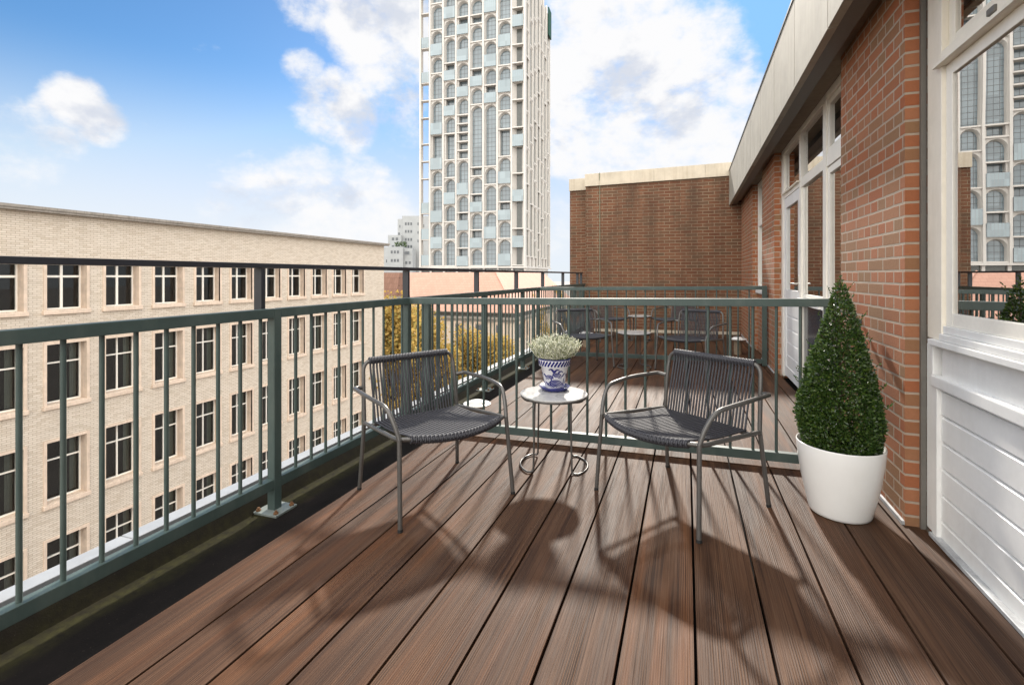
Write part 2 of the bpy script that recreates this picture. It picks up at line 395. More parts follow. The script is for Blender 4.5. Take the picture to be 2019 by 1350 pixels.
# ------------------------------------------------------------------ long railing
XR = -2.12
rail = thing('terrace_railing', 'long green metal railing along the roof edge with raised black handrail', 'railing', (XR, 5, -.05))
posts = [.55, 2.09, 3.44, 3.77, 5.06, 6.40, 7.15, 8.45, 9.75, 10.62]
for y in posts:
    p = part(rail, 'post', MB().box(XR-.025, XR+.025, y-.025, y+.025, -.045, 1.047, 0, .003).tilt(), M['green'])
    if y not in (3.44, 7.15):
        bp = part(p, 'base_plate', MB().box(XR-.075, XR+.085, y-.075, y+.075, -.0515, -.040, 0, .002).tilt(), M['steel'])
        for dx, dy in ((-.055, -.055), (.065, -.055), (.065, .055), (-.055, .055)):
            b = MB().lathe([(.013, -.0395), (.013, -.031), (.007, -.031), (.007, -.022), (.0001, -.022)], 6, 0, (XR+dx, y+dy, 0), False)
            part(p, 'bolt', b.tilt(), M['bolt'])
segs = [(-.9, .525)] + [(posts[i]+.026, posts[i+1]-.026) for i in range(len(posts)-1)] + [(10.646, 10.705)]
for a, b in segs:
    if b - a < .03: continue
    part(rail, 'top_rail', MB().box(XR-.0255, XR+.0255, a, b, .998, 1.0485, 0, .003).tilt(), M['green'])
    part(rail, 'bottom_rail', MB().box(XR-.0245, XR+.0245, a, b, .075, .128, 0, .003).tilt(), M['green'])
ys = []
y = .999 - .124*7
while y < 10.68:
    if all(abs(y - p) > .04 for p in posts): ys.append(y)
    y += .1243
for y in ys[:92]:
    part(rail, 'baluster', MB().tube([(XR, y, .1285), (XR, y, .9975)], .0092, 10, 0, False).tilt(), M['green'])
XB = -2.178
part(rail, 'upper_rail', MB().box(XB-.03, XB+.03, -.9, 10.705, 1.268, 1.294, 0, .002).tilt(), M['black'])
for y in (.60, 2.045, 3.52, 4.96, 6.30, 7.60, 8.97, 10.27, 10.66):
    part(rail, 'upper_post', MB().box(XB-.026, XB+.026, y-.014, y+.014, 1.0, 1.267, 0, .002).tilt(), M['black'])

# ------------------------------------------------------------------ dividing railings
def divider(y, x0, x1, label, endpost, b0, pitch):
    r = thing('dividing_railing', label, 'railing', ((x0+x1)/2, y, 0), 0, 'green railings dividing the terrace')
    part(r, 'top_rail', MB().box(x0, x1, y-.022, y+.022, .997, 1.0465, 0, .003).tilt(), M['green'])
    part(r, 'bottom_rail', MB().box(x0, x1, y-.022, y+.022, .032, .088, 0, .003).tilt(), M['green'])
    x = b0
    while x < x1 - .04:
        if x > x0 + .03:
            part(r, 'baluster', MB().tube([(x, y, .0885), (x, y, .9965)], .0092, 10, 0, False).tilt(), M['green'])
        x += pitch
    if endpost: part(r, 'post', MB().box(x1, x1+.055, y-.028, y+.028, .004, 1.050, 0, .003).tilt(), M['green'])
    br = MB()
    for z in (.2, .9): br.box(x1 + (.055 if endpost else 0), .978 + .007*(y-2.82) - K*0, y-.012, y+.012, z, z+.025)
    part(r, 'wall_bracket', br.tilt(), M['green'])
divider(3.452, XR+.026, .93, 'near green dividing railing behind the two front armchairs', False, -.793-.1325*12, .1325)
divider(7.15, XR+.026, .937, 'farther green dividing railing ending in a square post by the brick wall', True, -2.0, .1325)

# ------------------------------------------------------------------ brick house on the right
house = thing('brick_house', 'red brick house wall with pale overhanging roof edge along the terrace', 'building', (1.4, 5, 0))
def pier(y0, y1, x1=1.30, z1=2.66):
    part(house, 'brick_pier', MB().box(.979, x1, y0, y1, -.05, z1).wall(), M['brick'])
pier(2.82, 3.872); pier(6.66, 7.74); pier(8.86, 10.72); pier(-3.2, -1.6)
# flashing along the foot of the piers
for y0, y1 in ((2.82, 3.872), (6.66, 7.74), (8.86, 10.69)):
    part(house, 'flashing', MB().box(.966, .9785, y0, y1, .002, .020).wall(), M['caulk'])
# roof edge
mb = MB()
yj = [3.215 + .945*i for i in range(-6, 8)] + [10.715]
for a, b in zip(yj[:-1], yj[1:]):
    mb.box(.752, .80, a+.005, b-.005, 2.585, 3.262, 0, .002)
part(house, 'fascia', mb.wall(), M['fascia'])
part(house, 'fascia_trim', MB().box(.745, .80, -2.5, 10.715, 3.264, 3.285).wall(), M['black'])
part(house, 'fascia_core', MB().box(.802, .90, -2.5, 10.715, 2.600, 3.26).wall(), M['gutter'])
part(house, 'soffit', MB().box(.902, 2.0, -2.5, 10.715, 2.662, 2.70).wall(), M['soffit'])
part(house, 'roof', MB().box(.902, 6.5, -2.5, 10.715, 2.72, 3.22).wall(), M['gutter'])
mb = MB()
for z0 in (2.0,): mb.box(2.6, 2.65, -2.4, 10.70, -.05, 2.66); mb.box(1.31, 2.6, -2.4, 10.7, -.06, -.03)
part(house, 'inner_wall', mb.wall(), M['room'])

def bars(rects, x0, x1, mat, parent, name, bev=.003):
    mb = MB()
    for y0, y1, z0, z1 in rects: mb.box(x0, x1, y0, y1, z0, z1, 0, bev)
    return part(parent, name, mb.wall(), mat)
# near window and panelled spandrel
w = bars([(2.655, 2.79, .90, 2.661), (-1.6, 2.6545, 2.575, 2.661), (-1.6, 2.6545, 2.10, 2.165)], 1.055, 1.16, M['creampaint'], house, 'window')
fr = bars([(2.598, 2.654, .965, 2.099), (-1.6, 2.597, .965, 1.022), (-1.6, 2.597, 2.045, 2.099), (-.03, .03, 1.023, 2.044)], 1.07, 1.13, M['whitewin'], w, 'sash')
bars([(2.598, 2.654, 2.166, 2.574), (-1.6, 2.597, 2.166, 2.215), (-1.6, 2.597, 2.53, 2.574), (.6, .66, 2.216, 2.529)], 1.08, 1.13, M['creampaint'], w, 'transom_light')
part(w, 'pane', MB().box(1.080, 1.085, -1.6, 2.60, 1.02, 2.05).wall(), M['glass'])
part(w, 'upper_pane', MB().box(1.090, 1.095, -1.6, 2.60, 2.21, 2.535).wall(), M['glass'])
part(w, 'drip_bar', MB().box(1.03, 1.054, -1.6, 2.68, 2.098, 2.112).wall(), M['creampaint'])
mb = MB(); mb.box(1.036, 1.16, -1.6, 2.74, .872, .8995, 0, .004); mb.box(1.045, 1.16, -1.6, 2.6545, .9005, .930, 0, .004); mb.box(1.06, 1.16, -1.6, 2.6545, .931, .9645, 0, .003)
part(w, 'sill', mb.wall(), M['white'])
part(w, 'catch', MB().box(1.045, 1.07, 2.24, 2.29, 2.135, 2.16, 0, .004).wall(), M['gutter'])
pn = part(house, 'wall_panel', MB().box(1.075, 1.16, -1.6, 2.7, .70, .871).wall(), M['white'])
mb = MB(); mb.box(1.045, 1.16, -1.6, 2.735, .685, .735, 0, .006)
prof = [(z0, z0 + .112) for z0 in [.685 - .1165*(i+1) for i in range(6)]]
for z0, z1 in prof:
    z0 = max(z0, .0)
    vs = []
    for y in (-1.6, 2.69):
        vs += [(1.068, y, z0), (1.16, y, z0), (1.16, y, z1), (1.088, y, z1), (1.068, y, z1-.012)]
    mb.add(vs, [(0,4,3,2,1),(5,6,7,8,9),(0,5,9,4),(4,9,8,3),(3,8,7,2),(0,1,6,5)])
part(pn, 'cladding', mb.wall(), M['white'])
mb = MB(); mb.box(1.052, 1.16, 2.691, 2.74, .02, .684, 0, .003); mb.box(1.056, 1.16, 2.7405, 2.80, .02, .871, 0, .004)
part(pn, 'corner_post', mb.wall(), M['white'])
mb = MB(); mb.box(1.04, 1.075, -1.6, 2.74, .004, .022, 0, .003)
part(pn, 'threshold', mb.wall(), M['caulk'])
mb = MB(); mb.box(1.035, 1.056, 2.801, 2.8185, .0, 2.66)
part(house, 'sealant_strip', mb.wall(), M['gutter'])
# curtain and room behind the near window
cur = thing('sheer_curtain', 'white sheer curtain hanging inside the near right window', 'curtain', (1.35, 1.8, .75))
mb = MB(); n = 80
vs = []; 
for i in range(n+1):
    y = 1.15 + 1.05*i/n; x = 1.30 + .03*math.sin(i*.75) + .012*math.sin(i*1.9)
    sw = .25*(1 - i/n)
    vs += [(x, y - sw*.3, .75), (x, y, 2.55)]
mb.add(vs, [(2*i, 2*i+2, 2*i+3, 2*i+1) for i in range(n)], 0, True)
part(cur, 'fabric', mb.wall(), M['curtain'])

# far window group with the terrace door
w2 = bars([(3.875, 4.0, .80, 2.655), (4.60, 4.70, .0, 2.66), (5.56, 5.64, .0, 2.66), (6.52, 6.655, .0, 2.66), (3.875, 6.655, 2.6, 2.661)], 1.055, 1.16, M['whitewin'], house, 'window', 0)
bars([(4.705, 5.555, 2.06, 2.15), (4.005, 4.595, 2.06, 2.16), (5.645, 6.515, 2.08, 2.14)], 1.058, 1.15, M['whitewin'], w2, 'transom')
bars([(4.005, 4.05, .965, 2.055), (4.55, 4.595, .965, 2.055), (4.05, 4.55, .965, 1.01), (4.05, 4.55, 2.0, 2.055), (4.005, 4.05, 2.165, 2.595), (4.55, 4.595, 2.165, 2.595), (4.05, 4.55, 2.165, 2.21), (4.05, 4.55, 2.55, 2.595)], 1.068, 1.13, M['whitewin'], w2, 'sash')
bars([(4.705, 4.745, .965, 2.055), (5.515, 5.555, .965, 2.055), (4.745, 5.515, .965, 1.0), (5.645, 5.69, 2.145, 2.595), (6.47, 6.515, 2.145, 2.595)], 1.075, 1.13, M['whitewin'], w2, 'frame')
part(w2, 'pane', MB().box(1.086, 1.091, 4.0, 5.56, .97, 2.6).wall(), M['glass'])
part(w2, 'upper_pane', MB().box(1.086, 1.091, 5.64, 6.52, 2.14, 2.6).wall(), M['glass'])
mb = MB(); mb.box(1.02, 1.16, 3.875, 4.598, .90, .962, 0, .004); mb.box(1.02, 1.16, 4.702, 5.558, .90, .962, 0, .004)
part(w2, 'sill', mb.wall(), M['white'])
part(w2, 'navy_panel', MB().box(1.085, 1.12, 3.88, 5.56, .06, .90).wall(), M['navy'])
part(w2, 'base_rail', MB().box(1.058, 1.16, 3.88, 5.559, .0, .059).wall(), M['white'])
dr = bars([(5.645, 5.74, .03, 2.075), (6.42, 6.515, .03, 2.075), (5.741, 6.419, 1.96, 2.075), (5.741, 6.419, .88, 1.02), (5.741, 6.419, .03, .14)], 1.062, 1.11, M['white'], house, 'door')
part(dr, 'pane', MB().box(1.085, 1.09, 5.73, 6.43, 1.01, 1.97).wall(), M['glass'])
mb = MB()
for i in range(5):
    z0 = .142 + i*.1475; vs = []
    for y in (5.741, 6.419): vs += [(1.070, y, z0), (1.105, y, z0), (1.105, y, z0+.145), (1.088, y, z0+.145), (1.070, y, z0+.128)]
    mb.add(vs, [(0,4,3,2,1),(5,6,7,8,9),(0,5,9,4),(4,9,8,3),(3,8,7,2),(0,1,6,5)])
part(dr, 'cladding', mb.wall(), M['white'])
mb = MB(); mb.box(1.054, 1.062, 5.67, 5.70, 1.02, 1.18, 0, .003); mb.tube(fillet([(1.06, 5.685, 1.10), (1.01, 5.685, 1.10), (1.01, 5.82, 1.10)], .02), .009, 8)
part(dr, 'handle', mb.wall(), M['brass'])
mb = MB(); mb.box(1.03, 1.054, 5.62, 6.54, 2.128, 2.138); 
part(dr, 'drip_bar', mb.wall(), M['creampaint'])
# small window between second and third pier
w3 = bars([(7.745, 7.86, .95, 2.66), (8.74, 8.855, .95, 2.66), (7.861, 8.739, 2.58, 2.661), (7.861, 8.739, 1.96, 2.06), (7.861, 8.739, .95, 1.03)], 1.055, 1.15, M['whitewin'], house, 'window')
part(w3, 'pane', MB().box(1.098, 1.104, 7.85, 8.75, 1.02, 2.6).wall(), M['glass'])
part(w3, 'sill', MB().box(1.02, 1.15, 7.745, 8.855, .905, .949, 0, .004).wall(), M['white'])
part(house, 'brick_apron', MB().box(1.06, 1.3, 7.742, 8.858, -.05, .904).wall(), M['brick'])

# far brick wall
YW = 10.72
fw = thing('brick_wall', 'tall weathered brown brick end wall with pale stone coping', 'wall', (-.5, YW, 0))
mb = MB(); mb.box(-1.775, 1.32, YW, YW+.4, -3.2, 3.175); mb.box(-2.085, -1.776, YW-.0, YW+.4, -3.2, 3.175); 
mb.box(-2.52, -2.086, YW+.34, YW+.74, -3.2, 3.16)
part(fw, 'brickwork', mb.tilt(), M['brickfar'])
mb = MB(); xs = [-1.79, -.64, .36, 1.34]
for a, b in zip(xs[:-1], xs[1:]): mb.box(a+.003, b, YW-.035, YW+.45, 3.176, 3.445, 0, .004)
mb.box(-2.10, -1.79, YW-.045, YW+.45, 3.176, 3.445, 0, .004)
mb.box(-2.53, -2.104, YW+.30, YW+.8, 3.161, 3.43, 0, .004)
part(fw, 'coping', mb.tilt(), M['coping'])
part(fw, 'flashing', MB().box(-1.9, 1.0, YW-.012, YW-.001, .002, .06).tilt(), M['coping'])
mb = MB().tube([(-1.775, YW-.05, 3.45), (-1.775, YW-.048, 3.40), (-1.775, YW-.014, 3.16), (-1.775, YW-.012, 2.0), (-1.77, YW-.012, .2)], .006, 6)
tag(part(None, 'lightning_cable', mb.tilt(), M['cable']), 'thin pale green lightning cable running down the far brick wall', 'cable')

# ------------------------------------------------------------------ chairs
def make_chair():
    ch = thing('armchair', 'x', 'armchair', group='anthracite rope armchairs')
    T = .0112
    def S(p, s): return (p[0]*s, p[1], p[2])
    for s in (-1, 1):
        lg = part(ch, 'leg', MB().tube([S((.334, .292, .006), s), S((.318, .258, .425), s)], T, 12), M['chair'], False)
        part(lg, 'foot_cap', MB().tube([S((.3345, .2925, 0), s), S((.3338, .2915, .014), s)], T+.0012, 12), M['rubber'], False)
        lg = part(ch, 'leg', MB().tube([S((.322, -.296, .006), s), S((.302, -.258, .395), s)], T, 12), M['chair'], False)
        part(lg, 'foot_cap', MB().tube([S((.3225, -.2965, 0), s), S((.3217, -.2955, .014), s)], T+.0012, 12), M['rubber'], False)
        arm = fillet([(.318, .258, .42), (.330, .236, .49), (.350, .180, .572), (.374, -.02, .590), (.358, -.262, .590), (.312, -.278, .582)], {1: .05, 2: .075, 3: .12, 4: .04}, 7)
        part(ch, 'armrest', MB().tube([S(p, s) for p in arm], T, 12), M['chair'], False)
    up = [(.302, -.258, .39), (.298, -.278, .60), (.290, -.300, .728), (-.290, -.300, .728), (-.298, -.278, .60), (-.302, -.258, .39)]
    part(ch, 'back_frame', MB().tube(fillet(up, {1: .05, 2: .06, 3: .06, 4: .05}, 8), T, 12), M['chair'], False)
    bow = lambda x: .322 - .060*(x/.27)**2
    dip = lambda x: .402 + .016*(abs(x)/.27)**2
    front = [(x, bow(x), dip(x)) for x in [.262 - .524*i/20 for i in range(21)]]
    sf = fillet([(.302, -.256, .386), (.316, .20, .415), (.310, .245, .42), (.262, .2655, .4175)], {1: .04, 2: .04}, 5)
    full = sf + [Vector(p) for p in front[1:-1]] + [Vector((-p[0], p[1], p[2])) for p in reversed(sf)]
    fo = part(ch, 'seat_frame', MB().tube(full, T, 12), M['chair'], False)
    part(fo, 'cross_tube', MB().tube([(.302, -.206, .380), (-.302, -.206, .380)], T*.9, 10), M['chair'], False)
    NR = 27; rr = .0060
    # seat cords: over the front tube, back to the rear cross tube, twice per bay
    mb = MB()
    for i in range(NR):
        x = -.262 + .524*i/(NR-1); xb = x*.985
        f = Vector((x, bow(x), dip(x)))
        p = [Vector((xb, -.206, .380+T+rr*.8)), Vector((xb*.5+x*.5, .05, .396 + T*.6)), f + Vector((0, -.012, T+.0025)), f + Vector((0, .006, T+.002)), f + Vector((0, T+rr*.8, -.002)), f + Vector((0, .004, -T-rr*.8)), f + Vector((0, -.02, -T*.7))]
        mb.tube(catmull(p, 3), rr, 6, 0, False)
        x2 = x + .0094
        if x2 < .262:
            f2 = Vector((x2, bow(x2), dip(x2)))
            ring = [f2 + Vector((0, (T+rr*.75)*math.cos(a), (T+rr*.75)*math.sin(a))) for a in [2*math.pi*k/10 for k in range(11)]]
            mb.tube(ring, rr, 6, 0, False)
    part(ch, 'seat', mb, M['rope'], False)
    mb = MB()
    for i in range(NR):
        x = -.252 + .504*i/(NR-1)
        t = Vector((x, -.300, .728)); b = Vector((x*.985 + .004, -.222, .392))
        p = [t + Vector((0, -T*.4, -T-rr)), t + Vector((0, -T-rr*.8, 0)), t + Vector((0, 0, T+rr*.8)), t + Vector((0, T+rr*.6, .0)), t + Vector((0, T*.9, -.035)), (t*.5 + b*.5) + Vector((0, .004, 0)), b, b + Vector((0, .012, -.02))]
        mb.tube(catmull(p, 3), rr, 6, 0, False)
        x2 = x + .009
        t2 = Vector((x2, -.300, .728)); b2 = Vector((x2*.985 - .007, -.232, .386))
        ring = [t2 + Vector((0, (T+rr*.75)*math.cos(a), (T+rr*.75)*math.sin(a))) for a in [2*math.pi*k/10 for k in range(11)]]
        if i < NR-1:
            mb.tube(ring, rr, 6, 0, False)
    part(ch, 'backrest', mb, M['rope'], False)
    return ch
chairs = [
    ((-.034, 2.791), 142.6, 'anthracite rope armchair just left of the white planter, front right'),
    ((-1.336, 2.453), -123.7, 'anthracite rope armchair nearest the street railing, left of the table with heather'),
    ((-1.329, 6.601), -149.3, 'rope armchair behind the heather pot, left of the middle table'),
    ((.056, 6.626), 153.0, 'rope armchair right of the middle table, in front of the far divider'),
    ((-1.40, 9.35), -140.0, 'rope armchair left of the farthest table by the end wall'),
    ((-.20, 9.45), 140.0, 'rope armchair right of the farthest table by the end wall'),
]
c0 = make_chair()
for i, ((x, y), a, lab) in enumerate(chairs):
    o = c0 if i == 0 else copy_tree(c0)
    o.location = (x, y, K*x); o['label'] = lab
    o.rotation_euler = (Matrix.Rotation(-math.atan(K), 3, 'Y') @ Matrix.Rotation(R(a), 3, 'Z')).to_euler()

# ------------------------------------------------------------------ side tables
def make_table():
    tb = thing('side_table', 'x', 'side table', group='round side tables with wire legs')
    top = MB(); rt = .214
    top.lathe([(.0001, .4615), (rt-.003, .4615), (rt, .4595), (rt, .453), (rt-.002, .451), (.0001, .451)], 64, 0, (0, 0, 0), False)
    t = part(tb, 'table_top', top, M['marble'], False)
    part(t, 'rim', MB().lathe([(rt-.02, .4505), (rt-.004, .4505), (rt-.004, .439), (rt-.02, .439), (rt-.02, .4505)], 64), M['chair'], False)
    for a0, a1 in ((140, 242), (-39, 65)):
        arc = lambda z, r: [Vector((r*math.cos(R(a0+(a1-a0)*k/16)), r*math.sin(R(a0+(a1-a0)*k/16)), z)) for k in range(17)]
        lo = arc(.008, .214); hi = arc(.436, .200)
        s = lo[0]*1; e = lo[-1]*1
        pull = lambda v: Vector((v.x*.86, v.y*.86, v.z))
        path = [pull(hi[0])] + fillet([pull(hi[0]), pull(lo[0]) + Vector((0, 0, 0)), lo[1]], .02, 5)[1:] + lo[2:-2] + fillet([lo[-2], pull(lo[-1]), pull(hi[-1])], .02, 5)
        mb = MB().tube(path, .0062, 8)
        mb.tube(fillet([pull(lo[0]) + Vector((0, 0, .38)), pull(hi[0]), hi[2]*1.0, hi[4]], .015, 4), .0062, 8)
        mb.tube(fillet([pull(lo[-1]) + Vector((0, 0, .38)), pull(hi[-1]), hi[-3], hi[-5]], .015, 4), .0062, 8)
        part(tb, 'leg', mb, M['chair'], False)
    return tb
t0 = make_table()
for i, (x, y, rz, lab) in enumerate(((-.797, 3.04, 0, 'round stone topped side table carrying the heather pot'),
                                 (-.645, 6.62, 5, 'round side table between the middle pair of armchairs'),
                                 (-.82, 9.40, -8, 'farthest round side table near the brick end wall'))):
    o = t0 if i == 0 else copy_tree(t0)
    o.location = (x, y, K*x); o.rotation_euler = (0, 0, R(rz)); o['label'] = lab

# ------------------------------------------------------------------ painted pot and heather
PX, PY, PZ = -.815, 3.125, .4618 - K*.797
pot = thing('flowerpot', 'blue and white painted ceramic flowerpot on a cobalt saucer', 'flowerpot', (PX, PY, PZ))
def prad(z): return .0585 + (z - .02)*.185 if z < .142 else .092
mb = MB().lathe([(.0001, .018), (.056, .018), (.0585, .022), (prad(.141), .141), (.0925, .146), (.097, .184), (.0965, .189), (.092, .190), (.088, .186), (.084, .15)], 64)
b0 = math.atan2(-PY, -PX)          # the painted side faces the near end of the terrace
def rib(pts, w0, w1, d=.0007, rf=prad, n=10):
    P = catmull([Vector((a, z, 0)) for a, z in pts], n)
    L = []; Rr = []
    for i, p in enumerate(P):
        q = P[min(i+1, len(P)-1)] - P[max(i-1, 0)]; q.x *= .075; q.normalize()
        t = i/(len(P)-1); w = (w0 + (w1-w0)*t)*min(1, 3.2*math.sin(math.pi*min(max(t, .02), .98))+.15)
        nx, nz = -q.y, q.x
        for lst, s in ((L, 1), (Rr, -1)):
            a = p.x + s*w*nx/.075; z = p.y + s*w*nz; r = rf(z) + d
            lst.append((r*math.cos(b0+a), r*math.sin(b0+a), z))
    vs = [v for pr in zip(L, Rr) for v in pr]
    mb.add(vs, [(2*i, 2*i+1, 2*i+3, 2*i+2) for i in range(len(P)-1)], 1, True)
for k in range(30):
    a = k*2*math.pi/30
    rib([(a, .149), (a+.06, .160), (a+.14, .171), (a+.20, .182)], .0048, .0044, .0012, lambda z: .0925 + (z-.146)*.118)
def arc(ca, cz, r, d0, d1, w0=.0042, w1=.0022, sq=1.0):
    pts = []
    for k in range(7):
        t = R(d0 + (d1-d0)*k/6); pts.append((ca + r*math.cos(t)/.075, cz + r*sq*math.sin(t)))
    rib(pts, w0, w1, n=4)
for cyc in range(3):
    A = cyc*2.094 - .02
    for q in range(5): arc(A+.10, .024, .013+.0105*q, 172, 18, .0040, .0028, .80)            # fan of nested fronds
    rib([(A-.30, .026), (A-.34, .055), (A-.16, .085), (A-.02, .128)], .0046, .002)           # stem
    for q in range(3): arc(A+.22, .083, .010+.0095*q, 165, -20, .0038, .0024, .9)
    for q in range(3): arc(A-.42, .072, .009+.009*q, 10, 190, .0038, .0024, .9)
    rib([(A-.05, .112), (A+.18, .130), (A+.42, .128)], .0075, .002); rib([(A-.02, .118), (A-.22, .134), (A-.44, .128)], .0075, .002)
    rib([(A+.30, .112), (A+.52, .122), (A+.74, .114)], .006, .002); rib([(A-.55, .036), (A-.78, .052), (A-.92, .044)], .0065, .002)
    rib([(A+.78, .036), (A+.92, .056), (A+.88, .080)], .006, .002); rib([(A-.72, .084), (A-.90, .100), (A-1.02, .092)], .0065, .002)
    rib([(A+.70, .088), (A+.84, .104), (A+.98, .106)], .0055, .002)
mb.lathe([(.0967, .1835), (.0978, .187), (.0972, .1905), (.092, .1912)], 64, 1)
part(pot, 'body', mb, [M['ceramw'], M['ceramb']], False)
part(pot, 'saucer', MB().lathe([(.0001, .0), (.070, .0), (.074, .003), (.090, .021), (.0915, .0245), (.089, .0255), (.072, .0085), (.0001, .0080)], 64), M['ceramb'], False)
part(pot, 'soil', MB().disc(.086, .170, 32), M['soil'], False)
pot.scale = (1.1, 1.1, 1.1)
he = thing('heather', 'bushy white flowering heather growing in the blue and white pot', 'plant', (PX, PY, PZ+.187))
mbf = MB(); mbg = MB(); rnd = random.Random(3)
def leaf(mb, p, d, w, L, roll, bend=.25, mi=0):
    d = d.normalized(); side = d.cross(Vector((math.cos(roll), math.sin(roll), .3))).normalized(); up = side.cross(d)
    a = p; b = p + d*L*.45 + side*w + up*L*bend*.3; c = p + d*L + up*L*bend*-.2; e = p + d*L*.45 - side*w + up*L*bend*.3
    mb.add([a, b, c, e], [(0, 1, 2, 3)], mi)
for i in range(430):
    ph = rnd.uniform(0, 2*math.pi); q = math.sqrt(rnd.random())
    base = Vector((math.cos(ph)*q*.07, math.sin(ph)*q*.07, 0))
    lean = q*.92 + rnd.uniform(-.08, .08)
    L = (.190 - .035*q)*rnd.uniform(.74, 1.06)
    d = Vector((math.cos(ph)*math.sin(lean), math.sin(ph)*math.sin(lean), math.cos(lean)))
    tip = base + d*L + Vector((0, 0, .025*q))
    mid = base + d*L*.5 + Vector((rnd.uniform(-.008, .008), rnd.uniform(-.008, .008), -.004))
    path = catmull([base, mid, tip], 5)
    mbg.tube(path, .0011, 3, 0, False)
    for k in range(36):
        t = rnd.uniform(.12, 1.0); j = t*(len(path)-1); i0 = min(int(j), len(path)-2)
        p = path[i0].lerp(path[i0+1], j-i0)
        a = rnd.uniform(0, 6.28); o_ = Vector((math.cos(a), math.sin(a), rnd.uniform(.1, .9)))
        if t > .34: leaf(mbf, p, o_, .0036, .0098*(1.15-.35*t)*rnd.uniform(.7, 1.2), a+1)
        else: leaf(mbg, p, o_, .0012, .009*rnd.uniform(.7, 1.3), a+1)
he.scale = (.97, .97, .97)
part(he, 'blossom', mbf, M['heath'], False); part(he, 'stems', mbg, M['heathg'], False)

# ------------------------------------------------------------------ white planter and clipped box
QX, QY = .7285, 2.879; QZ = K*QX + .0005
pl = thing('planter', 'glossy white round planter standing by the brick pier', 'planter', (QX, QY, QZ))
mb = MB().lathe([(.0001, .0), (.125, .0), (.133, .004), (.137, .016), (.152, .08), (.170, .17), (.185, .27), (.192, .345), (.1915, .349), (.187, .349), (.182, .30)], 72)
part(pl, 'shell', mb, M['planter'], False); part(pl, 'soil', MB().disc(.184, .305, 40), M['soil'], False)
bx = thing('box_cone', 'dark green box shrub clipped to a cone in the white planter', 'shrub', (QX, QY, QZ+.30))
def brad(z):   # height above the deck
    T = [(.30, .165), (.36, .182), (.47, .191), (.58, .178), (.68, .155), (.78, .127), (.88, .098), (.97, .070), (1.05, .046), (1.10, .030), (1.14, .016), (1.175, .004)]
    for (a, r), (b, s) in zip(T[:-1], T[1:]):
        if z <= b: return r + (s-r)*(z-a)/(b-a)
    return .003
mb = MB(); rnd = random.Random(11)
lump = lambda a, z: 1 + .055*math.sin(3*a+9*z) + .05*math.sin(5*a-17*z+1) + .035*math.sin(11*a+31*z)
for i in range(30000):
    z = .31 + (1.165-.31)*(1 - (1-rnd.random())**.62) ; a = rnd.uniform(0, 6.2832)
    if rnd.random() > (brad(z)+.02)/.21: continue
    r = .92*brad(z)*lump(a, z); q = 1 - abs(rnd.gauss(0, .11)); q = min(q, 1.0) + (rnd.uniform(0, .07) if rnd.random() < .12 else 0)
    if z < .385: q = min(q, .165/r)
    p = Vector((r*q*math.cos(a), r*q*math.sin(a), z-.30))
    out = Vector((math.cos(a), math.sin(a), .45))
    d = (out*rnd.uniform(.2, 1.0) + Vector((rnd.gauss(0, .6), rnd.gauss(0, .6), rnd.gauss(.25, .5)))).normalized()
    L = rnd.uniform(.012, .020)
    leaf(mb, p, d, L*.33, L, rnd.uniform(0, 6.28), .35)
for i in range(46):     # loose shoots that break the outline
    z = rnd.uniform(.36, 1.12); a = rnd.uniform(0, 6.2832); r = brad(z)*.95
    p = Vector((r*math.cos(a), r*math.sin(a), z-.3)); d = Vector((math.cos(a)*.6, math.sin(a)*.6, rnd.uniform(.5, 1.2))).normalized()
    for k in range(9):
        q = p + d*(.0075*k)
        leaf(mb, q, (d + Vector((rnd.gauss(0, .8), rnd.gauss(0, .8), .1))).normalized(), .004, .0135, rnd.uniform(0, 6.28))
for k in range(14):
    q = Vector((.004*math.sin(k), 0, .845 + .003*k)); leaf(mb, q, Vector((rnd.gauss(0, .7), rnd.gauss(0, .7), .6)), .004, .013, rnd.uniform(0, 6))
part(bx, 'crown', mb, M['box'], False)
mb = MB().tube([(0, 0, 0), (.004, .003, .3), (0, 0, .86)], .010, 6, 0, True, lambda i: (.012, .008, .002)[i])
for i in range(40):
    z = rnd.uniform(.03, .75); a = rnd.uniform(0, 6.28); r = brad(z+.3)*.85
    mb.tube([(0, 0, max(z-.08, .0)), (r*.5*math.cos(a), r*.5*math.sin(a), z-.02), (r*math.cos(a), r*math.sin(a), z+.03)], .0022, 4, 0, False)
part(bx, 'trunk', mb, M['twig'], False)

# ------------------------------------------------------------------ roof vents
def make_vent(h):
    v = thing('roof_vent', 'x', 'vent', group='white mushroom roof vents')
    part(v, 'pipe', MB().lathe([(.058, -.04), (.058, h-.03)], 32), M['ventpipe'], False)
    part(v, 'cap', MB().lathe([(.062, h-.034), (.085, h-.03), (.122, h-.012), (.125, h-.004), (.118, h), (.072, h+.004), (.066, h+.016), (.058, h+.021), (.0001, h+.022)], 40), M['vent'], False)
    return v
for x, y, h, lab in ((-1.76, 4.02, .085, 'low white roof vent in the deck edge behind the left armchair'),
                (.735, 8.12, .235, 'tall white roof vent on a tan pipe beside the brick wall'),
                (-1.62, 8.35, .235, 'white roof vent half hidden behind the middle left armchair')):
    v = make_vent(h); v.location = (x, y, K*x); v['label'] = lab

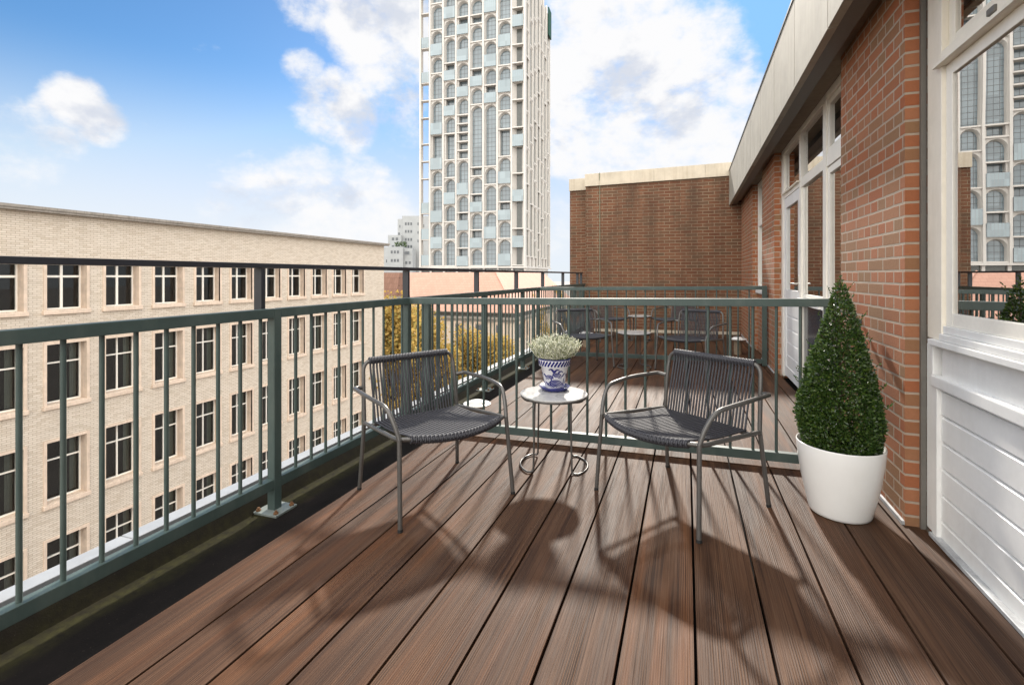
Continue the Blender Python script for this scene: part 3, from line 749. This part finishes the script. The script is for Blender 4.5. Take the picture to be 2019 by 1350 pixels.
# ------------------------------------------------------------------ street level
GZ = -19.0
def plane(name, x0, x1, y0, y1, z, mat):
    tag(part(None, name, MB().add([(x0, y0, z), (x1, y0, z), (x1, y1, z), (x0, y1, z)], [(0, 1, 2, 3)]), mat), kind='structure')
plane('ground', -900, 900, -300, 1500, GZ, M['pave'])
plane('road', -16.5, -7.5, -80, 200, GZ+.02, M['asphalt'])
for n_, a, b in (('pavement', -21.4, -16.5), ('pavement', -7.5, -2.6)):
    tag(part(None, n_, MB().box(a, b, -80, 55, GZ, GZ+.14), M['pave']), kind='structure')
part(house, 'lower_wall', MB().box(-2.30, 6.5, -2.4, 11.4, GZ, -3.21), M['brick'])

# ------------------------------------------------------------------ cream office block across the street
XF = -21.6
cb = thing('cream_office', 'long cream brick office block with cross-barred windows across the street', 'building', (XF-6, 15, GZ))
Y0, YE = -26.0, 31.78
wy = [11.585 + 1.893*(i) for i in range(-14, 10)]          # opening centres
OW = 1.24
rows = [(-.05, 1.72), (-3.47, -1.30), (-7.02, -4.83), (-10.55, -8.38), (-14.05, -11.9), (-17.6, -15.4)]
mb = MB()
ybr = [Y0] + [q for c in wy for q in (c-OW/2, c+OW/2)] + [YE]
zbr = sorted([GZ] + [q for r in rows for q in r] + [3.42])
for i in range(len(ybr)-1):
    for j in range(len(zbr)-1):
        if i % 2 == 1 and j % 2 == 1: continue
        y0, y1, z0, z1 = ybr[i], ybr[i+1], zbr[j], zbr[j+1]
        mb.add([(XF, y0, z0), (XF, y1, z0), (XF, y1, z1), (XF, y0, z1)], [(0, 1, 2, 3)])
mb.add([(XF, YE, GZ), (XF-14, YE, GZ), (XF-14, YE, 3.42), (XF, YE, 3.42)], [(0, 1, 2, 3)])
mb.add([(XF-14, YE, GZ), (XF-14, Y0, GZ), (XF-14, Y0, 3.42), (XF-14, YE, 3.42)], [(0, 1, 2, 3)])
mb.add([(XF-14, Y0, GZ), (XF, Y0, GZ), (XF, Y0, 3.42), (XF-14, Y0, 3.42)], [(0, 1, 2, 3)])
part(cb, 'wall', mb, M['cream'])
mb = MB(); mb.box(XF-14.3, XF+.30, Y0-.2, YE+.25, 3.42, 3.50); mb.box(XF-14.25, XF+.34, Y0-.25, YE+.3, 3.502, 3.60)
part(cb, 'cornice', mb, M['cornice'])
part(cb, 'room_backing', MB().add([(XF-1.6, Y0, GZ), (XF-1.6, YE-.3, GZ), (XF-1.6, YE-.3, 3.3), (XF-1.6, Y0, 3.3)], [(0, 1, 2, 3)]), M['room'])
def win_meshes(h):
    D = .36; a = OW/2; e = .095
    s = MB()     # limestone surround with deep reveals, origin at sill centre on the wall face
    for y0, y1, z0, z1 in ((-a-e, -a, -.02, h+e), (a, a+e, -.02, h+e), (-a-.002, a+.002, h, h+e)):
        s.box(-.05, .035, y0, y1, z0, z1)
    s.add([(.0349, -a, 0), (-D, -a, 0), (-D, -a, h), (.0349, -a, h)], [(0, 1, 2, 3)]); s.add([(.0349, a, 0), (.0349, a, h), (-D, a, h), (-D, a, 0)], [(0, 1, 2, 3)])
    s.add([(.0349, -a, h), (-D, -a, h), (-D, a, h), (.0349, a, h)], [(0, 1, 2, 3)])
    sl = MB().box(-D, .10, -a-e-.03, a+e+.03, -.17, -.021, 0, .02)
    sl.box(-D, -.05, -a+.002, a-.002, -.0205, .0)
    f = MB(); t = .042 if h < 2 else .028
    for y0, y1, z0, z1 in ((-a, -a+.05, 0, h), (a-.05, a, 0, h), (-a+.05, a-.05, 0, .05), (-a+.05, a-.05, h-.05, h), (-t, t, .05, h-.05), (-a+.05, -t, h*.66, h*.66+1.9*t), (t, a-.05, h*.66, h*.66+1.9*t)):
        f.box(-D-.04, -D+.03, y0, y1, z0, z1)
    p = MB().add([(-D-.01, -a+.05, .05), (-D-.01, a-.05, .05), (-D-.01, a-.05, h-.05), (-D-.01, -a+.05, h-.05)], [(0, 1, 2, 3)])
    c = MB(); n = 14; vs = []
    for i in range(n+1):
        y = a-.26 + .22*i/n; vs += [(-D-.18+.03*math.sin(i*1.6), y, .06), (-D-.18+.03*math.sin(i*1.6), y, h-.05)]
    c.add(vs, [(2*i, 2*i+2, 2*i+3, 2*i+1) for i in range(n)], 0, True)
    return [s.mesh('window', M['stone']), sl.mesh('sill', M['stone']), f.mesh('frame', M['whitewin']), p.mesh('pane', M['glassfar']), c.mesh('curtain', M['curtaing'])]
cache = {}
off = worg(cb); cnt = 0
for ri, (z0, z1) in enumerate(rows):
    key = round(z1-z0, 2)
    if key not in cache: cache[key] = win_meshes(z1-z0)
    mm = cache[key]
    for c in wy:
        if c < 6.6: 
            continue
        if ri >= 5: continue
        o = linked(cb, 'window', mm[0], (XF-off.x, c-off.y, z0-off.z))
        for nm, me in zip(('sill', 'frame', 'pane'), mm[1:4]): linked(o, nm, me)
        if ri > 0: linked(o, 'curtain', mm[4])
        cnt += 1
# the openings beyond the photograph's view keep plain recessed glazing
gm_ = {}
for ri, (z0, z1) in enumerate(rows):
    for c in wy:
        if c >= 6.6 and ri < 5: continue
        k = round(z1-z0, 2)
        if k not in gm_: gm_[k] = MB().box(-.40, -.34, -OW/2, OW/2, 0, z1-z0).mesh('dark_window', M['tdark'])
        linked(cb, 'dark_window', gm_[k], (XF-off.x, c-off.y, z0-off.z))

# ------------------------------------------------------------------ tower
TR = R(3.56)
tower = thing('arched_tower', 'pale concrete high-rise tower with a grid of arched windows and glass balconies', 'tower', (0, 0, 0), TR)
D = 175.0; c_, s_ = math.cos(.3415), math.sin(.3415)
rx = .0264*D
tower.location = (rx*c_ - D*s_, rx*s_ + D*c_, 0)        # front right corner
W = 41.1; L = 42.9; FH = 3.285; ZB = 5.0; NF = 34
pxs = [828.4, 848.8, 874.9, 900.2, 926.3, 953.7, 981.2, 1009.4, 1034.7]
def xloc(p):   # bay lines along the front, as proportions of its length
    u = (p - 1009.5)/966.6; cp, sp_ = math.cos(R(16)), math.sin(R(16))
    return (u*D - rx)/(cp + u*sp_)
bx_ = [xloc(p) for p in pxs]
ZT = ZB + NF*FH
core = MB().box(bx_[1]+.6, -.5, 2.0, L-.2, GZ, ZT-.5)
core.box(bx_[0]+2.6, bx_[1]+.6, 1.9, L-.2, GZ, ZT-.5)
part(tower, 'core', core, M['tower'], False)
fin = lambda x, w=.75: MB().box(x-w/2, x+w/2, -.75, 1.4, ZB-.6, ZT)
for i, x in enumerate(bx_): part(tower, 'fin', fin(x + (.3 if i == 0 else 0), .62 if 0 < i < 8 else .6), M['tower'], False)
part(tower, 'base_band', MB().box(bx_[0]-.1, .4, -.8, 1.5, ZB-1.2, ZB-.605).box(.401, .85, -.8, L, ZB-1.2, ZB-.605), M['tower'], False)
part(tower, 'ground_glazing', MB().box(bx_[0]+.4, .1, .8, 1.0, GZ, ZB-1.21), M['tdark'], False)
for x in bx_: part(tower, 'ground_column', MB().box(x-.35, x+.35, 0, .79, GZ, ZB-1.21), M['tower'], False)
def arch_mesh(w, n, yd=1.5, gm='tglass', so=-.5):
    h = n*FH - .42; r = w/2 - .08; yb = 0.0
    m = MB(); zs = h - .25 - r; seg = 14
    arc = [(w/2 - .16 - r + r*0 - (r - 0) + r - r*math.cos(math.pi*k/seg), zs + r*math.sin(math.pi*k/seg)) for k in range(seg+1)]
    arc = [(-r*math.cos(math.pi*k/seg), zs + r*math.sin(math.pi*k/seg)) for k in range(seg+1)]
    # spandrel face with the arch cut out
    for k in range(seg):
        (xa, za), (xb, zb) = arc[k], arc[k+1]
        m.add([(xa, yb, za), (xb, yb, zb), (xb, yb, h), (xa, yb, h)], [(0, 1, 2, 3)])
    for s in (-1, 1):
        m.add([(s*w/2, yb, 0), (s*r, yb, 0), (s*r, yb, h), (s*w/2, yb, h)], [(0, 1, 2, 3)])
    pts = [(-r, 0.0)] + arc + [(r, 0.0)]
    for (xa, za), (xb, zb) in zip(pts[:-1], pts[1:]):     # splayed soffit and jambs
        m.add([(xa, yb, za), (xb, yb, zb), (xb*.9, yd, zb-(.2*yd if zb > zs else 0)), (xa*.9, yd, za-(.2*yd if za > zs else 0))], [(0, 1, 2, 3)])
    m.box(-w/2, w/2, so, yd, -.42, -.002)                # slab below
    p = MB().add([(-w/2+.1, yd-.06, 0), (w/2-.1, yd-.06, 0), (w/2-.1, yd-.06, h), (-w/2+.1, yd-.06, h)], [(0, 1, 2, 3)])
    return m.mesh('arched_window', M['tower']), p.mesh('pane', M[gm])
def rect_mesh(w, n, yd=1.9, gm='tglass', so=-.5):
    h = n*FH - .42; m = MB()
    for s in (-1, 1): m.box(min(s*w/2, s*(w/2-.5)), max(s*w/2, s*(w/2-.5)), .1, yd, 0, h)
    m.box(-w/2, w/2, so, yd, -.42, -.002)
    if n == 1: m.box(-w/2+.5, w/2-.5, .1, .3, 0, .2)
    p = MB().add([(-w/2+.1, yd-.06, 0), (w/2-.1, yd-.06, 0), (w/2-.1, yd-.06, h), (-w/2+.1, yd-.06, h)], [(0, 1, 2, 3)])
    return m.mesh('plain_window', M['tower']), p.mesh('pane', M[gm])
def balc_mesh(w, h):
    m = MB(); w -= .1
    for a, b in (((-w/2, -1.0), (w/2, -1.0)), ((-w/2, -1.0), (-w/2, -.1)), ((w/2, -1.0), (w/2, -.1))):
        m.add([(a[0], a[1], 0), (b[0], b[1], 0), (b[0], b[1], h), (a[0], a[1], h)], [(0, 1, 2, 3)])
    m.add([(-w/2, -1.0, 0), (w/2, -1.0, 0), (w/2, -.1, 0), (-w/2, -.1, 0)], [(3, 2, 1, 0)])
    return m.mesh('glass_balcony', M['tbalc'])
# A arch, B arch over a glass balcony, P plain, Q plain over a glass balcony; with storeys
cells = {
 1: 'A2 B3 B4 A2 Q4 B4 A3 A2 B3 A3 A2 Q2', 2: 'A3 A2 A2 B3 A2 P3 A2 Q2 A2 Q2 A3 A2 B3 A3',
 3: 'Q2 A2 Q2 A2 B4 P1 P1 P1 P1 P1 A2 Q2 A2 B3 Q2 A2 B3 P1', 4: 'A2 Q2 A2 Q2 A2 P1 A7 A2 Q2 A3 A2 P1 A2 A2 Q2',
 5: 'A3 B3 A3 A2 A7 Q2 A2 B3 A3 B3 A3', 6: 'B3 A2 Q2 A2 B3 P3 A2 A2 B3 A2 B3 A3 A3'}
tc = {}
def tcell(kind, w, n):
    k = (kind, round(w, 2), n)
    if k not in tc: tc[k] = arch_mesh(w, n) if kind == 'A' else rect_mesh(w, n)
    return tc[k]
for ci, seq in cells.items():
    x0, x1 = bx_[ci]+.31, bx_[ci+1]-.31; xc = (x0+x1)/2; w = round(x1-x0, 1); f = 0
    for tk in seq.split():
        n = int(tk[1]);
        if f + n > NF: break
        a, p = tcell('A' if tk[0] in 'AB' else 'P', w, n)
        z = ZB + f*FH - .15
        o = linked(tower, 'arched_window' if tk[0] in 'AB' else 'plain_window', a, (xc, 0, z)); linked(o, 'pane', p)
        if tk[0] in 'BQ':
            bh = 1.30*FH if n > 2 or tk[0] == 'B' else 1.1*FH
            k = ('b', w, round(bh, 1))
            if k not in tc: tc[k] = balc_mesh(w, bh)
            linked(tower, 'glass_balcony', tc[k], (xc, 0, z - .2))
        f += n
# right hand corner bay: narrow dark window between splayed piers
x0, x1 = bx_[7]+.31, bx_[8]-.3; xc = (x0+x1)/2; w = x1-x0
def slot(n):
    h = n*FH; m = MB()
    for s in (-1, 1):
        m.add([(s*w/2, .0, 0), (s*.95, 1.5, 0), (s*.95, 1.5, h), (s*w/2, .0, h)], [(0, 1, 2, 3)])
    m.box(-w/2, w/2, -.8, 1.5, -.4, -.002)
    return m.mesh('corner_window', M['tower']), MB().add([(-1, 1.45, 0), (1, 1.45, 0), (1, 1.45, h-.3), (-1, 1.45, h-.3)], [(0, 1, 2, 3)]).mesh('pane', M['tdark'])
f = 0
for n, bal in ((2, 0), (2, 1), (3, 0), (3, 1), (3, 0), (2, 1), (3, 0), (2, 0), (2, 1), (2, 0), (2, 0), (2, 1), (3, 0), (2, 0)):
    k = ('s', n)
    if k not in tc: tc[k] = slot(n)
    o = linked(tower, 'corner_window', tc[k][0], (xc, 0, ZB + f*FH)); linked(o, 'pane', tc[k][1])
    if bal:
        k = ('b', round(w, 1), 1.25)
        if k not in tc: tc[k] = balc_mesh(w, 1.25*FH)
        linked(tower, 'glass_balcony', tc[k], (xc, 0, ZB + f*FH - .4))
    f += n
# left hand open corner: thin slabs and glass boxes
x0, x1 = bx_[0]+.6, bx_[1]-.31; xc = (x0+x1)/2; w = x1-x0
slabm = MB().box(-w/2-.1, w/2, -.4, 1.8, -.3, 0).mesh('corner_slab', M['tower'])
f = 0
for n, bal in ((1, 1), (2, 0), (1, 1), (2, 0), (1, 1), (3, 0), (2, 0), (2, 0), (3, 0), (2, 0), (2, 0), (1, 1), (3, 0), (1, 1), (3, 0), (2, 0), (2, 0)):
    z = ZB + f*FH - .1
    linked(tower, 'corner_slab', slabm, (xc, 0, z))
    if bal:
        k = ('b', round(w, 1), 1.2)
        if k not in tc: tc[k] = balc_mesh(w, 1.2*FH)
        linked(tower, 'glass_balcony', tc[k], (xc, .5, z))
    f += n
# street side face
NB = 7; sb = L/NB
for i in range(NB+1):
    y = i*sb
    if i: part(tower, 'side_fin', MB().box(-.3, .38, y-.38, y+.38, ZB-.6, ZT), M['tower'], False)
rnd = random.Random(5); wv = round(sb-.62, 1)
for i in range(NB):
    f = rnd.choice((0, 1)); 
    while f < NF-3:
        n = rnd.choice((2, 3, 3, 4)); kd = rnd.choice('AAP')
        if f + n > NF: break
        k = ('side', kd, n)
        if k not in tc: tc[k] = (arch_mesh if kd == 'A' else rect_mesh)(wv, n, .42, 'tdark', -.2)
        a, p = tc[k]
        o = linked(tower, 'side_window', a, (0, (i+.5)*sb, ZB + f*FH), R(90)); linked(o, 'pane', p)
        f += n
part(tower, 'scaffold_net', MB().box(.45, .9, L*.88, L+.3, ZB+30.4*FH, ZT), M['net'], False)

# ------------------------------------------------------------------ grey stepped block far behind
DG = 300.0
def camxy(px, d): return (((px-1009.5)/966.6*d)*c_ - d*s_, ((px-1009.5)/966.6*d)*s_ + d*c_)
zy = lambda py, d: 1.2 + (542.65-py)/966.6*d
gx, gy = camxy(790, DG)
gb = thing('grey_stepped_block', 'pale grey stepped office block beyond the tower', 'building', (gx, gy, GZ), .3415)
def gblock(p0, p1, d, dep, ytop, wins):
    x0, x1 = (p0-790)/966.6*DG, (p1-790)/966.6*DG; z1 = zy(ytop, DG)
    y0 = d
    part(gb, 'block', MB().box(x0, x1, y0, y0+dep, 0, z1-GZ), M['grey'], False)
    for (a, b, yy) in wins:
        x = (a-790)/966.6*DG; xx = (b-790)/966.6*DG; z = zy(yy, DG)-GZ
        nn = max(1, int((xx-x)/1.6))
        for q in range(nn):
            u = x + (xx-x)*q/nn
            part(gb, 'window', MB().box(u, u + (xx-x)/nn*.66, y0-.08, y0-.02, z-1.7, z), M['greyd'], False)
gblock(764, 803, -12, 10, 489, [(780, 797.5, 496), (780, 797.5, 512), (771, 774, 513), (805, 817, 498)])
gblock(803, 820, -10, 10, 491, [(808, 817, 497), (806, 819, 516)])
gblock(766.5, 792, -2, 12, 464, [(774, 789, 469), (774, 789, 484)])
gblock(782.5, 792, 2, 12, 431, [(786, 789, 443), (783.5, 789, 458)])
gblock(791.5, 845, 2, 18, 425, [(797, 813, 438), (797, 813, 453), (797, 813, 469), (797, 813, 483), (830, 838, 442), (822, 825, 438), (822, 825, 455), (822, 825, 472)])
mb = MB()
rnd = random.Random(8)
for i in range(160):
    x = (rnd.uniform(785, 806)-790)/966.6*DG; p = Vector((x, -7 + rnd.uniform(-2, 2), zy(488, DG)-GZ + rnd.uniform(0, 2.6)))
    leaf(mb, p, Vector((rnd.gauss(0, 1), rnd.gauss(0, 1), 1)), .35, .9, rnd.uniform(0, 6))
part(gb, 'roof_garden', mb, M['box'], False)

# ------------------------------------------------------------------ hall with the salmon roof
YH = 62.0; XC = -21.9
hall = thing('salmon_roofed_hall', 'beige classical hall with a broad salmon pink hipped roof', 'building', (XC, YH, GZ))
ZG = -3.84; ZR = 1.62
mb = MB(); mb.box(-60, XC, YH, 96, GZ, ZG-1.3)
part(hall, 'wall', mb, M['plaster'])
mb = MB(); mb.box(-60.2, XC+.25, YH-.25, 96.2, ZG-1.3, ZG-.95); mb.box(-60.4, XC+.5, YH-.5, 96.4, ZG-.949, ZG-.62)
part(hall, 'cornice', mb, M['cornice'])
part(hall, 'gutter', MB().box(-60.6, XC+.7, YH-.7, 96.6, ZG-.1, ZG+.02).box(-60, XC, YH+.05, 96, ZG-.619, ZG-.101), M['gutter'])
rp = 4.9
def roofface(pts):
    # keep roof-tile rows level: local x runs along the eaves, local y up the slope
    return MB().add(pts, [(0, 1, 2, 3)])
me = MB().add([(-60.6, YH-.7, ZG+.03), (XC+.7, YH-.7, ZG+.03), (XC+.7-rp, YH-.7+rp, ZR), (-60.6+rp, YH-.7+rp, ZR)], [(0, 1, 2, 3)])
me.add([(XC+.7, YH-.7, ZG+.03), (XC+.7, 96.6, ZG+.03), (XC+.7-rp, 96.6-rp, ZR), (XC+.7-rp, YH-.7+rp, ZR)], [(0, 1, 2, 3)])
me.add([(-60.6+rp, YH-.7+rp, ZR), (XC+.7-rp, YH-.7+rp, ZR), (XC+.7-rp, 96.6-rp, ZR), (-60.6+rp, 96.6-rp, ZR)], [(0, 1, 2, 3)])
me.add([(XC+.7, 96.6, ZG+.03), (-60.6, 96.6, ZG+.03), (-60.6+rp, 96.6-rp, ZR), (XC+.7-rp, 96.6-rp, ZR)], [(0, 1, 2, 3)])
me.add([(-60.6, 96.6, ZG+.03), (-60.6, YH-.7, ZG+.03), (-60.6+rp, YH-.7+rp, ZR), (-60.6+rp, 96.6-rp, ZR)], [(0, 1, 2, 3)])
part(hall, 'roof', me, M['pink'])
hp = MB().tube([(XC+.7, YH-.7, ZG+.05), (XC+.7-rp, YH-.7+rp, ZR+.03)], .10, 6)
part(hall, 'hip_ridge', hp, M['pink'])
wm = MB().box(-.5, .5, -.05, .15, 0, 1.9); wme = wm.mesh('window', M['greyd'])
wf = MB()
for a, b, c, d in ((-.75, -.5, -.1, 2.1), (.5, .75, -.1, 2.1), (-.75, .75, 2.1, 2.35), (-.85, .85, -.35, -.1)): wf.box(a, b, -.16, .04, c, d)
wfm = wf.mesh('frame', M['stone'])
ho = worg(hall)
for r_, z in enumerate((-7.5, -12.0, -16.6)):
    for i in range(10):
        o = linked(hall, 'window', wme, (-1.9 - i*3.05, 0, z-GZ)); linked(o, 'frame', wfm)
    for i in range(9):
        o = linked(hall, 'window', wme, (0, 2.5 + i*3.4, z-GZ), R(90)); linked(o, 'frame', wfm)
for i in range(11): part(hall, 'pilaster', MB().box(XC - .7 - i*3.05, XC - .1 - i*3.05, YH-.14, YH-.001, GZ, ZG-1.31), M['plaster'])

# brown roofed house at the end of the cream block
bh = thing('brown_roofed_house', 'house with a steep brown roof just beyond the cream block', 'building', (-30, 48, GZ))
part(bh, 'wall', MB().box(-40, -29.8, 46, 48.4, GZ, -1.4), M['plaster'])
part(bh, 'cornice', MB().box(-40.3, -29.55, 45.7, 48.6, -1.4, -1.1), M['cornice'])
part(bh, 'roof', MB().add([(-40.2, 45.8, -1.09), (-29.65, 45.8, -1.09), (-29.65, 48.5, -1.09), (-40.2, 48.5, -1.09), (-39.5, 47.3, 1.5), (-30.1, 47.3, 1.5), (-30.1, 47.9, 1.5), (-39.5, 47.9, 1.5)], [(0, 1, 5, 4), (1, 2, 6, 5), (2, 3, 7, 6), (3, 0, 4, 7), (4, 5, 6, 7)]), M['brown'])

# ------------------------------------------------------------------ autumn trees
def crown_mesh(seed, rx_, h, nl):
    rnd = random.Random(seed); mb = MB(); cl = []
    for i in range(34):
        a = rnd.uniform(0, 6.28); q = math.sqrt(rnd.random())*.85; zz = rnd.random()
        lim = math.sin(math.pi*min(.97, .16 + .8*zz))
        cl.append((Vector((math.cos(a)*q*rx_*lim, math.sin(a)*q*rx_*lim, zz*h)), rnd.uniform(.22, .42)*rx_))
    for i in range(nl):
        c, r = rnd.choice(cl); v = Vector((rnd.gauss(0, 1), rnd.gauss(0, 1), rnd.gauss(0, .9))); v.normalize()
        p = c + v*r*rnd.uniform(.55, 1.05)
        d = (v*.5 + Vector((rnd.gauss(0, .7), rnd.gauss(0, .7), rnd.gauss(-.1, .6)))).normalized(); L_ = rnd.uniform(.16, .30)
        leaf(mb, p, d, L_*.36, L_, rnd.uniform(0, 6.28))
    tr = MB(); 
    return mb, cl
protos = []
for k in range(3):
    cm, cl = crown_mesh(20+k, 3.7, 8.6, 13000)
    tm = MB().tube([(0, 0, 0), (.05, .02, 3), (-.05, .05, 6.5), (.1, 0, 11)], .2, 9, 0, True, lambda i: (.27, .21, .16, .06)[i])
    rr_ = random.Random(k)
    for c, r in cl[:16]:
        z0 = max(3.5, min(9, c.z*.6+3.2)); tm.tube([(0, 0, z0), (c.x*.5, c.y*.5, (z0+c.z+5.2)/2), (c.x, c.y, c.z+5.2)], .06, 5, 0, False, lambda i: (.09, .06, .02)[i])
    protos.append((cm.mesh('crown', M['gold']), tm.mesh('trunk', M['bark'])))
trees = [(775, 40, 1.26, 'tall golden street tree beside the end of the cream block'), (822, 45, 1.18, 'golden tree behind the railing corner post'),
         (878, 44, .95, 'lower green-gold tree in front of the hall'), (926, 47, 1.03, 'orange-gold tree before the middle of the hall'),
         (984, 46, .98, 'golden tree before the right corner of the hall'), (852, 52, .92, 'yellow tree close to the left part of the hall wall'),
         (955, 53, .93, 'yellow tree close to the right part of the hall wall'),
         (1045, 78, 1.15, 'olive-gold tree beyond the hall on the street'), (1088, 92, 1.2, 'farthest olive tree down the street beside the end wall')]
for i, (px, d, s, lab) in enumerate(trees):
    x, y = camxy(px, d)
    t = thing('autumn_tree', lab, 'tree', (x, y, GZ), i*1.3, 'autumn street trees')
    cr, tk = protos[i % 3]
    o = linked(t, 'crown', cr, (0, 0, 5.2)); linked(t, 'trunk', tk); t.scale = (s, s, s)

# ------------------------------------------------------------------ light
SAZ, SEL = R(8.0), R(32.5)          # sun ahead, slightly left of the boards
sv = Vector((-math.sin(SAZ)*math.cos(SEL), math.cos(SAZ)*math.cos(SEL), math.sin(SEL)))
sun = bpy.data.lights.new('sun', 'SUN'); sun.energy = 3.5; sun.angle = R(2.4); sun.color = (1, .93, .83)
so = bpy.data.objects.new('sun', sun); col.objects.link(so); so.rotation_euler = sv.to_track_quat('Z', 'Y').to_euler()

world = bpy.data.worlds.new('World'); sc.world = world; world.use_nodes = True
wt = world.node_tree; wt.nodes.clear()
class WN(NT):
    def __init__(s): s.t = wt
w = WN()
out = w.n('ShaderNodeOutputWorld'); bg = w.n('ShaderNodeBackground'); w.l(bg.outputs[0], out.inputs[0])
sky = w.n('ShaderNodeTexSky', sky_type='NISHITA', sun_disc=False); sky.sun_elevation = SEL; sky.sun_rotation = -SAZ
sky.air_density = 1.0; sky.dust_density = .3; sky.ozone_density = 2.0
dirv = w.n('ShaderNodeTexCoord').outputs['Generated']
sp = w.n('ShaderNodeSeparateXYZ'); w.l(dirv, sp.inputs[0])
def pdir(px, py):
    u = (px-1009.5)/966.6; v = (542.65-py)/966.6
    d = Vector((-s_ + u*c_, c_ + u*s_, v)); return d.normalized()
def blob(px, py, rp, amp):
    d = pdir(px, py); q = w.n('ShaderNodeVectorMath', operation='DOT_PRODUCT'); w.l(dirv, q.inputs[0]); q.inputs[1].default_value = d
    r = rp/966.6*math.sqrt(max(.35, 1/(1+((px-1009.5)**2+(py-542.65)**2)/966.6**2)))
    mr = w.n('ShaderNodeMapRange', interpolation_type='SMOOTHSTEP'); w.l(q.outputs['Value'], mr.inputs['Value'])
    mr.inputs['From Min'].default_value = math.cos(r*1.75); mr.inputs['From Max'].default_value = math.cos(r*.2)
    mr.inputs['To Min'].default_value = 0; mr.inputs['To Max'].default_value = amp
    return mr.outputs[0]
blobs = [(1150, 130, 130, .5), (1280, 120, 120, .5), (1390, 95, 70, .42), (1130, 40, 90, .45), (1420, 150, 60, .4), (1230, 250, 130, .48), (1380, 260, 120, .42), (1120, 260, 100, .42), (1330, 40, 60, .35), (1480, 300, 70, .35),
         (740, 55, 70, .5), (800, 70, 80, .5), (690, 40, 50, .45), (640, 205, 55, .45), (700, 225, 60, .48), (770, 190, 70, .46), (790, 255, 60, .42), (600, 140, 34, .4), (620, 5, 60, .36), (680, 90, 30, .3),
         (150, 205, 46, .52), (200, 240, 40, .5), (110, 262, 48, .38), (110, 220, 38, .38), (20, 225, 35, .3), (60, 300, 60, .3), (260, 240, 30, .25),
         (520, 420, 90, .36), (620, 405, 90, .40), (720, 420, 90, .42), (700, 470, 120, .4), (1100, 420, 120, .25)]
msum = None
for b in blobs:
    o = blob(*b); msum = o if msum is None else w.math('MAXIMUM', msum, o)
# bright unseen cloud added behind the camera as fill light for facades and terrace
sky_fill = w.n('ShaderNodeMapRange', interpolation_type='SMOOTHSTEP'); 
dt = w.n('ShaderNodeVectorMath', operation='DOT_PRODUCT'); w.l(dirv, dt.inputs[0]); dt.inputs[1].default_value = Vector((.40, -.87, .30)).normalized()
w.l(dt.outputs['Value'], sky_fill.inputs['Value']); sky_fill.inputs['From Min'].default_value = -.28; sky_fill.inputs['From Max'].default_value = .30; sky_fill.inputs['To Max'].default_value = .52
sky_fill_v = sky_fill.outputs[0]
stretch = w.mapv(dirv, (1, 1, 1.45))
n1 = w.noise(stretch, 4.2, 8, .58, .15); n2 = w.noise(stretch, 15, 6, .6, .1)
n3 = w.noise(stretch, 34, 5, .62)
nn = w.math('ADD', w.math('ADD', w.math('MULTIPLY', n1, .85), w.math('MULTIPLY', n2, .5)), w.math('SUBTRACT', w.math('MULTIPLY', n3, .22), .285))
dens = w.math('ADD', nn, w.math('MAXIMUM', msum, sky_fill_v))
alpha = w.ramp(dens, [(.66, (0, 0, 0)), (1.0, (1, 1, 1))], 'EASE')
# soft white haze towards the horizon
hz = w.n('ShaderNodeMapRange', interpolation_type='SMOOTHSTEP'); w.l(sp.outputs[2], hz.inputs['Value'])
hz.inputs['From Min'].default_value = .37; hz.inputs['From Max'].default_value = .06; hz.inputs['To Min'].default_value = 0; hz.inputs['To Max'].default_value = .94
up = w.n('ShaderNodeVectorMath', operation='ADD'); w.l(stretch, up.inputs[0]); up.inputs[1].default_value = (0, 0, .10)
n1u = w.noise(up.outputs[0], 4.2, 6, .58, .15)
shade = w.ramp(w.math('ADD', w.math('SUBTRACT', n1u, n1), .5), [(.50, (1, 1, 1)), (.66, (0, 0, 0))], 'EASE')
CL = (4.9, 4.9, 4.95, 1); CD = (3.55, 3.75, 4.2, 1)
ccol = w.mix(shade, CD, CL)
sky_fill_col = w.mix(sky_fill.outputs[0], ccol, (28, 27, 25.4, 1))
skyc = w.n('ShaderNodeHueSaturation'); w.l(sky.outputs[0], skyc.inputs['Color']); skyc.inputs['Saturation'].default_value = 1.28; skyc.inputs['Value'].default_value = .74
cap = w.n('ShaderNodeMix', data_type='RGBA', blend_type='DARKEN'); cap.inputs[0].default_value = 1; w.l(skyc.outputs[0], cap.inputs[6]); cap.inputs[7].default_value = (1.5, 3.1, 5.8, 1)
c1 = w.mix(hz.outputs[0], cap.outputs[2], (4.3, 4.55, 4.8, 1))
c2 = w.mix(alpha, c1, sky_fill_col)
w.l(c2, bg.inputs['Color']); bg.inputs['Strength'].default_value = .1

# ------------------------------------------------------------------ camera and view
cam = bpy.data.cameras.new('camera'); co = bpy.data.objects.new('camera', cam); col.objects.link(co)
co.location = (0, 0, 1.2); co.rotation_euler = (R(90), 0, .3415)
cam.sensor_width = 36; cam.sensor_fit = 'HORIZONTAL'; cam.lens = 36*966.6/2019; cam.shift_y = -132.35/2019
cam.clip_start = .05; cam.clip_end = 5000
sc.camera = co
vs = sc.view_settings; vs.view_transform = 'Standard'; vs.look = 'None'; vs.gamma = 1; vs.exposure = 1.0; vs.use_curve_mapping = False
sc.cycles.max_bounces = 6; sc.cycles.diffuse_bounces = 3; sc.cycles.glossy_bounces = 3; sc.cycles.transparent_max_bounces = 12
sc.cycles.use_denoising = True; sc.cycles.caustics_reflective = False; sc.cycles.caustics_refractive = False
sc.cycles.sample_clamp_indirect = 6
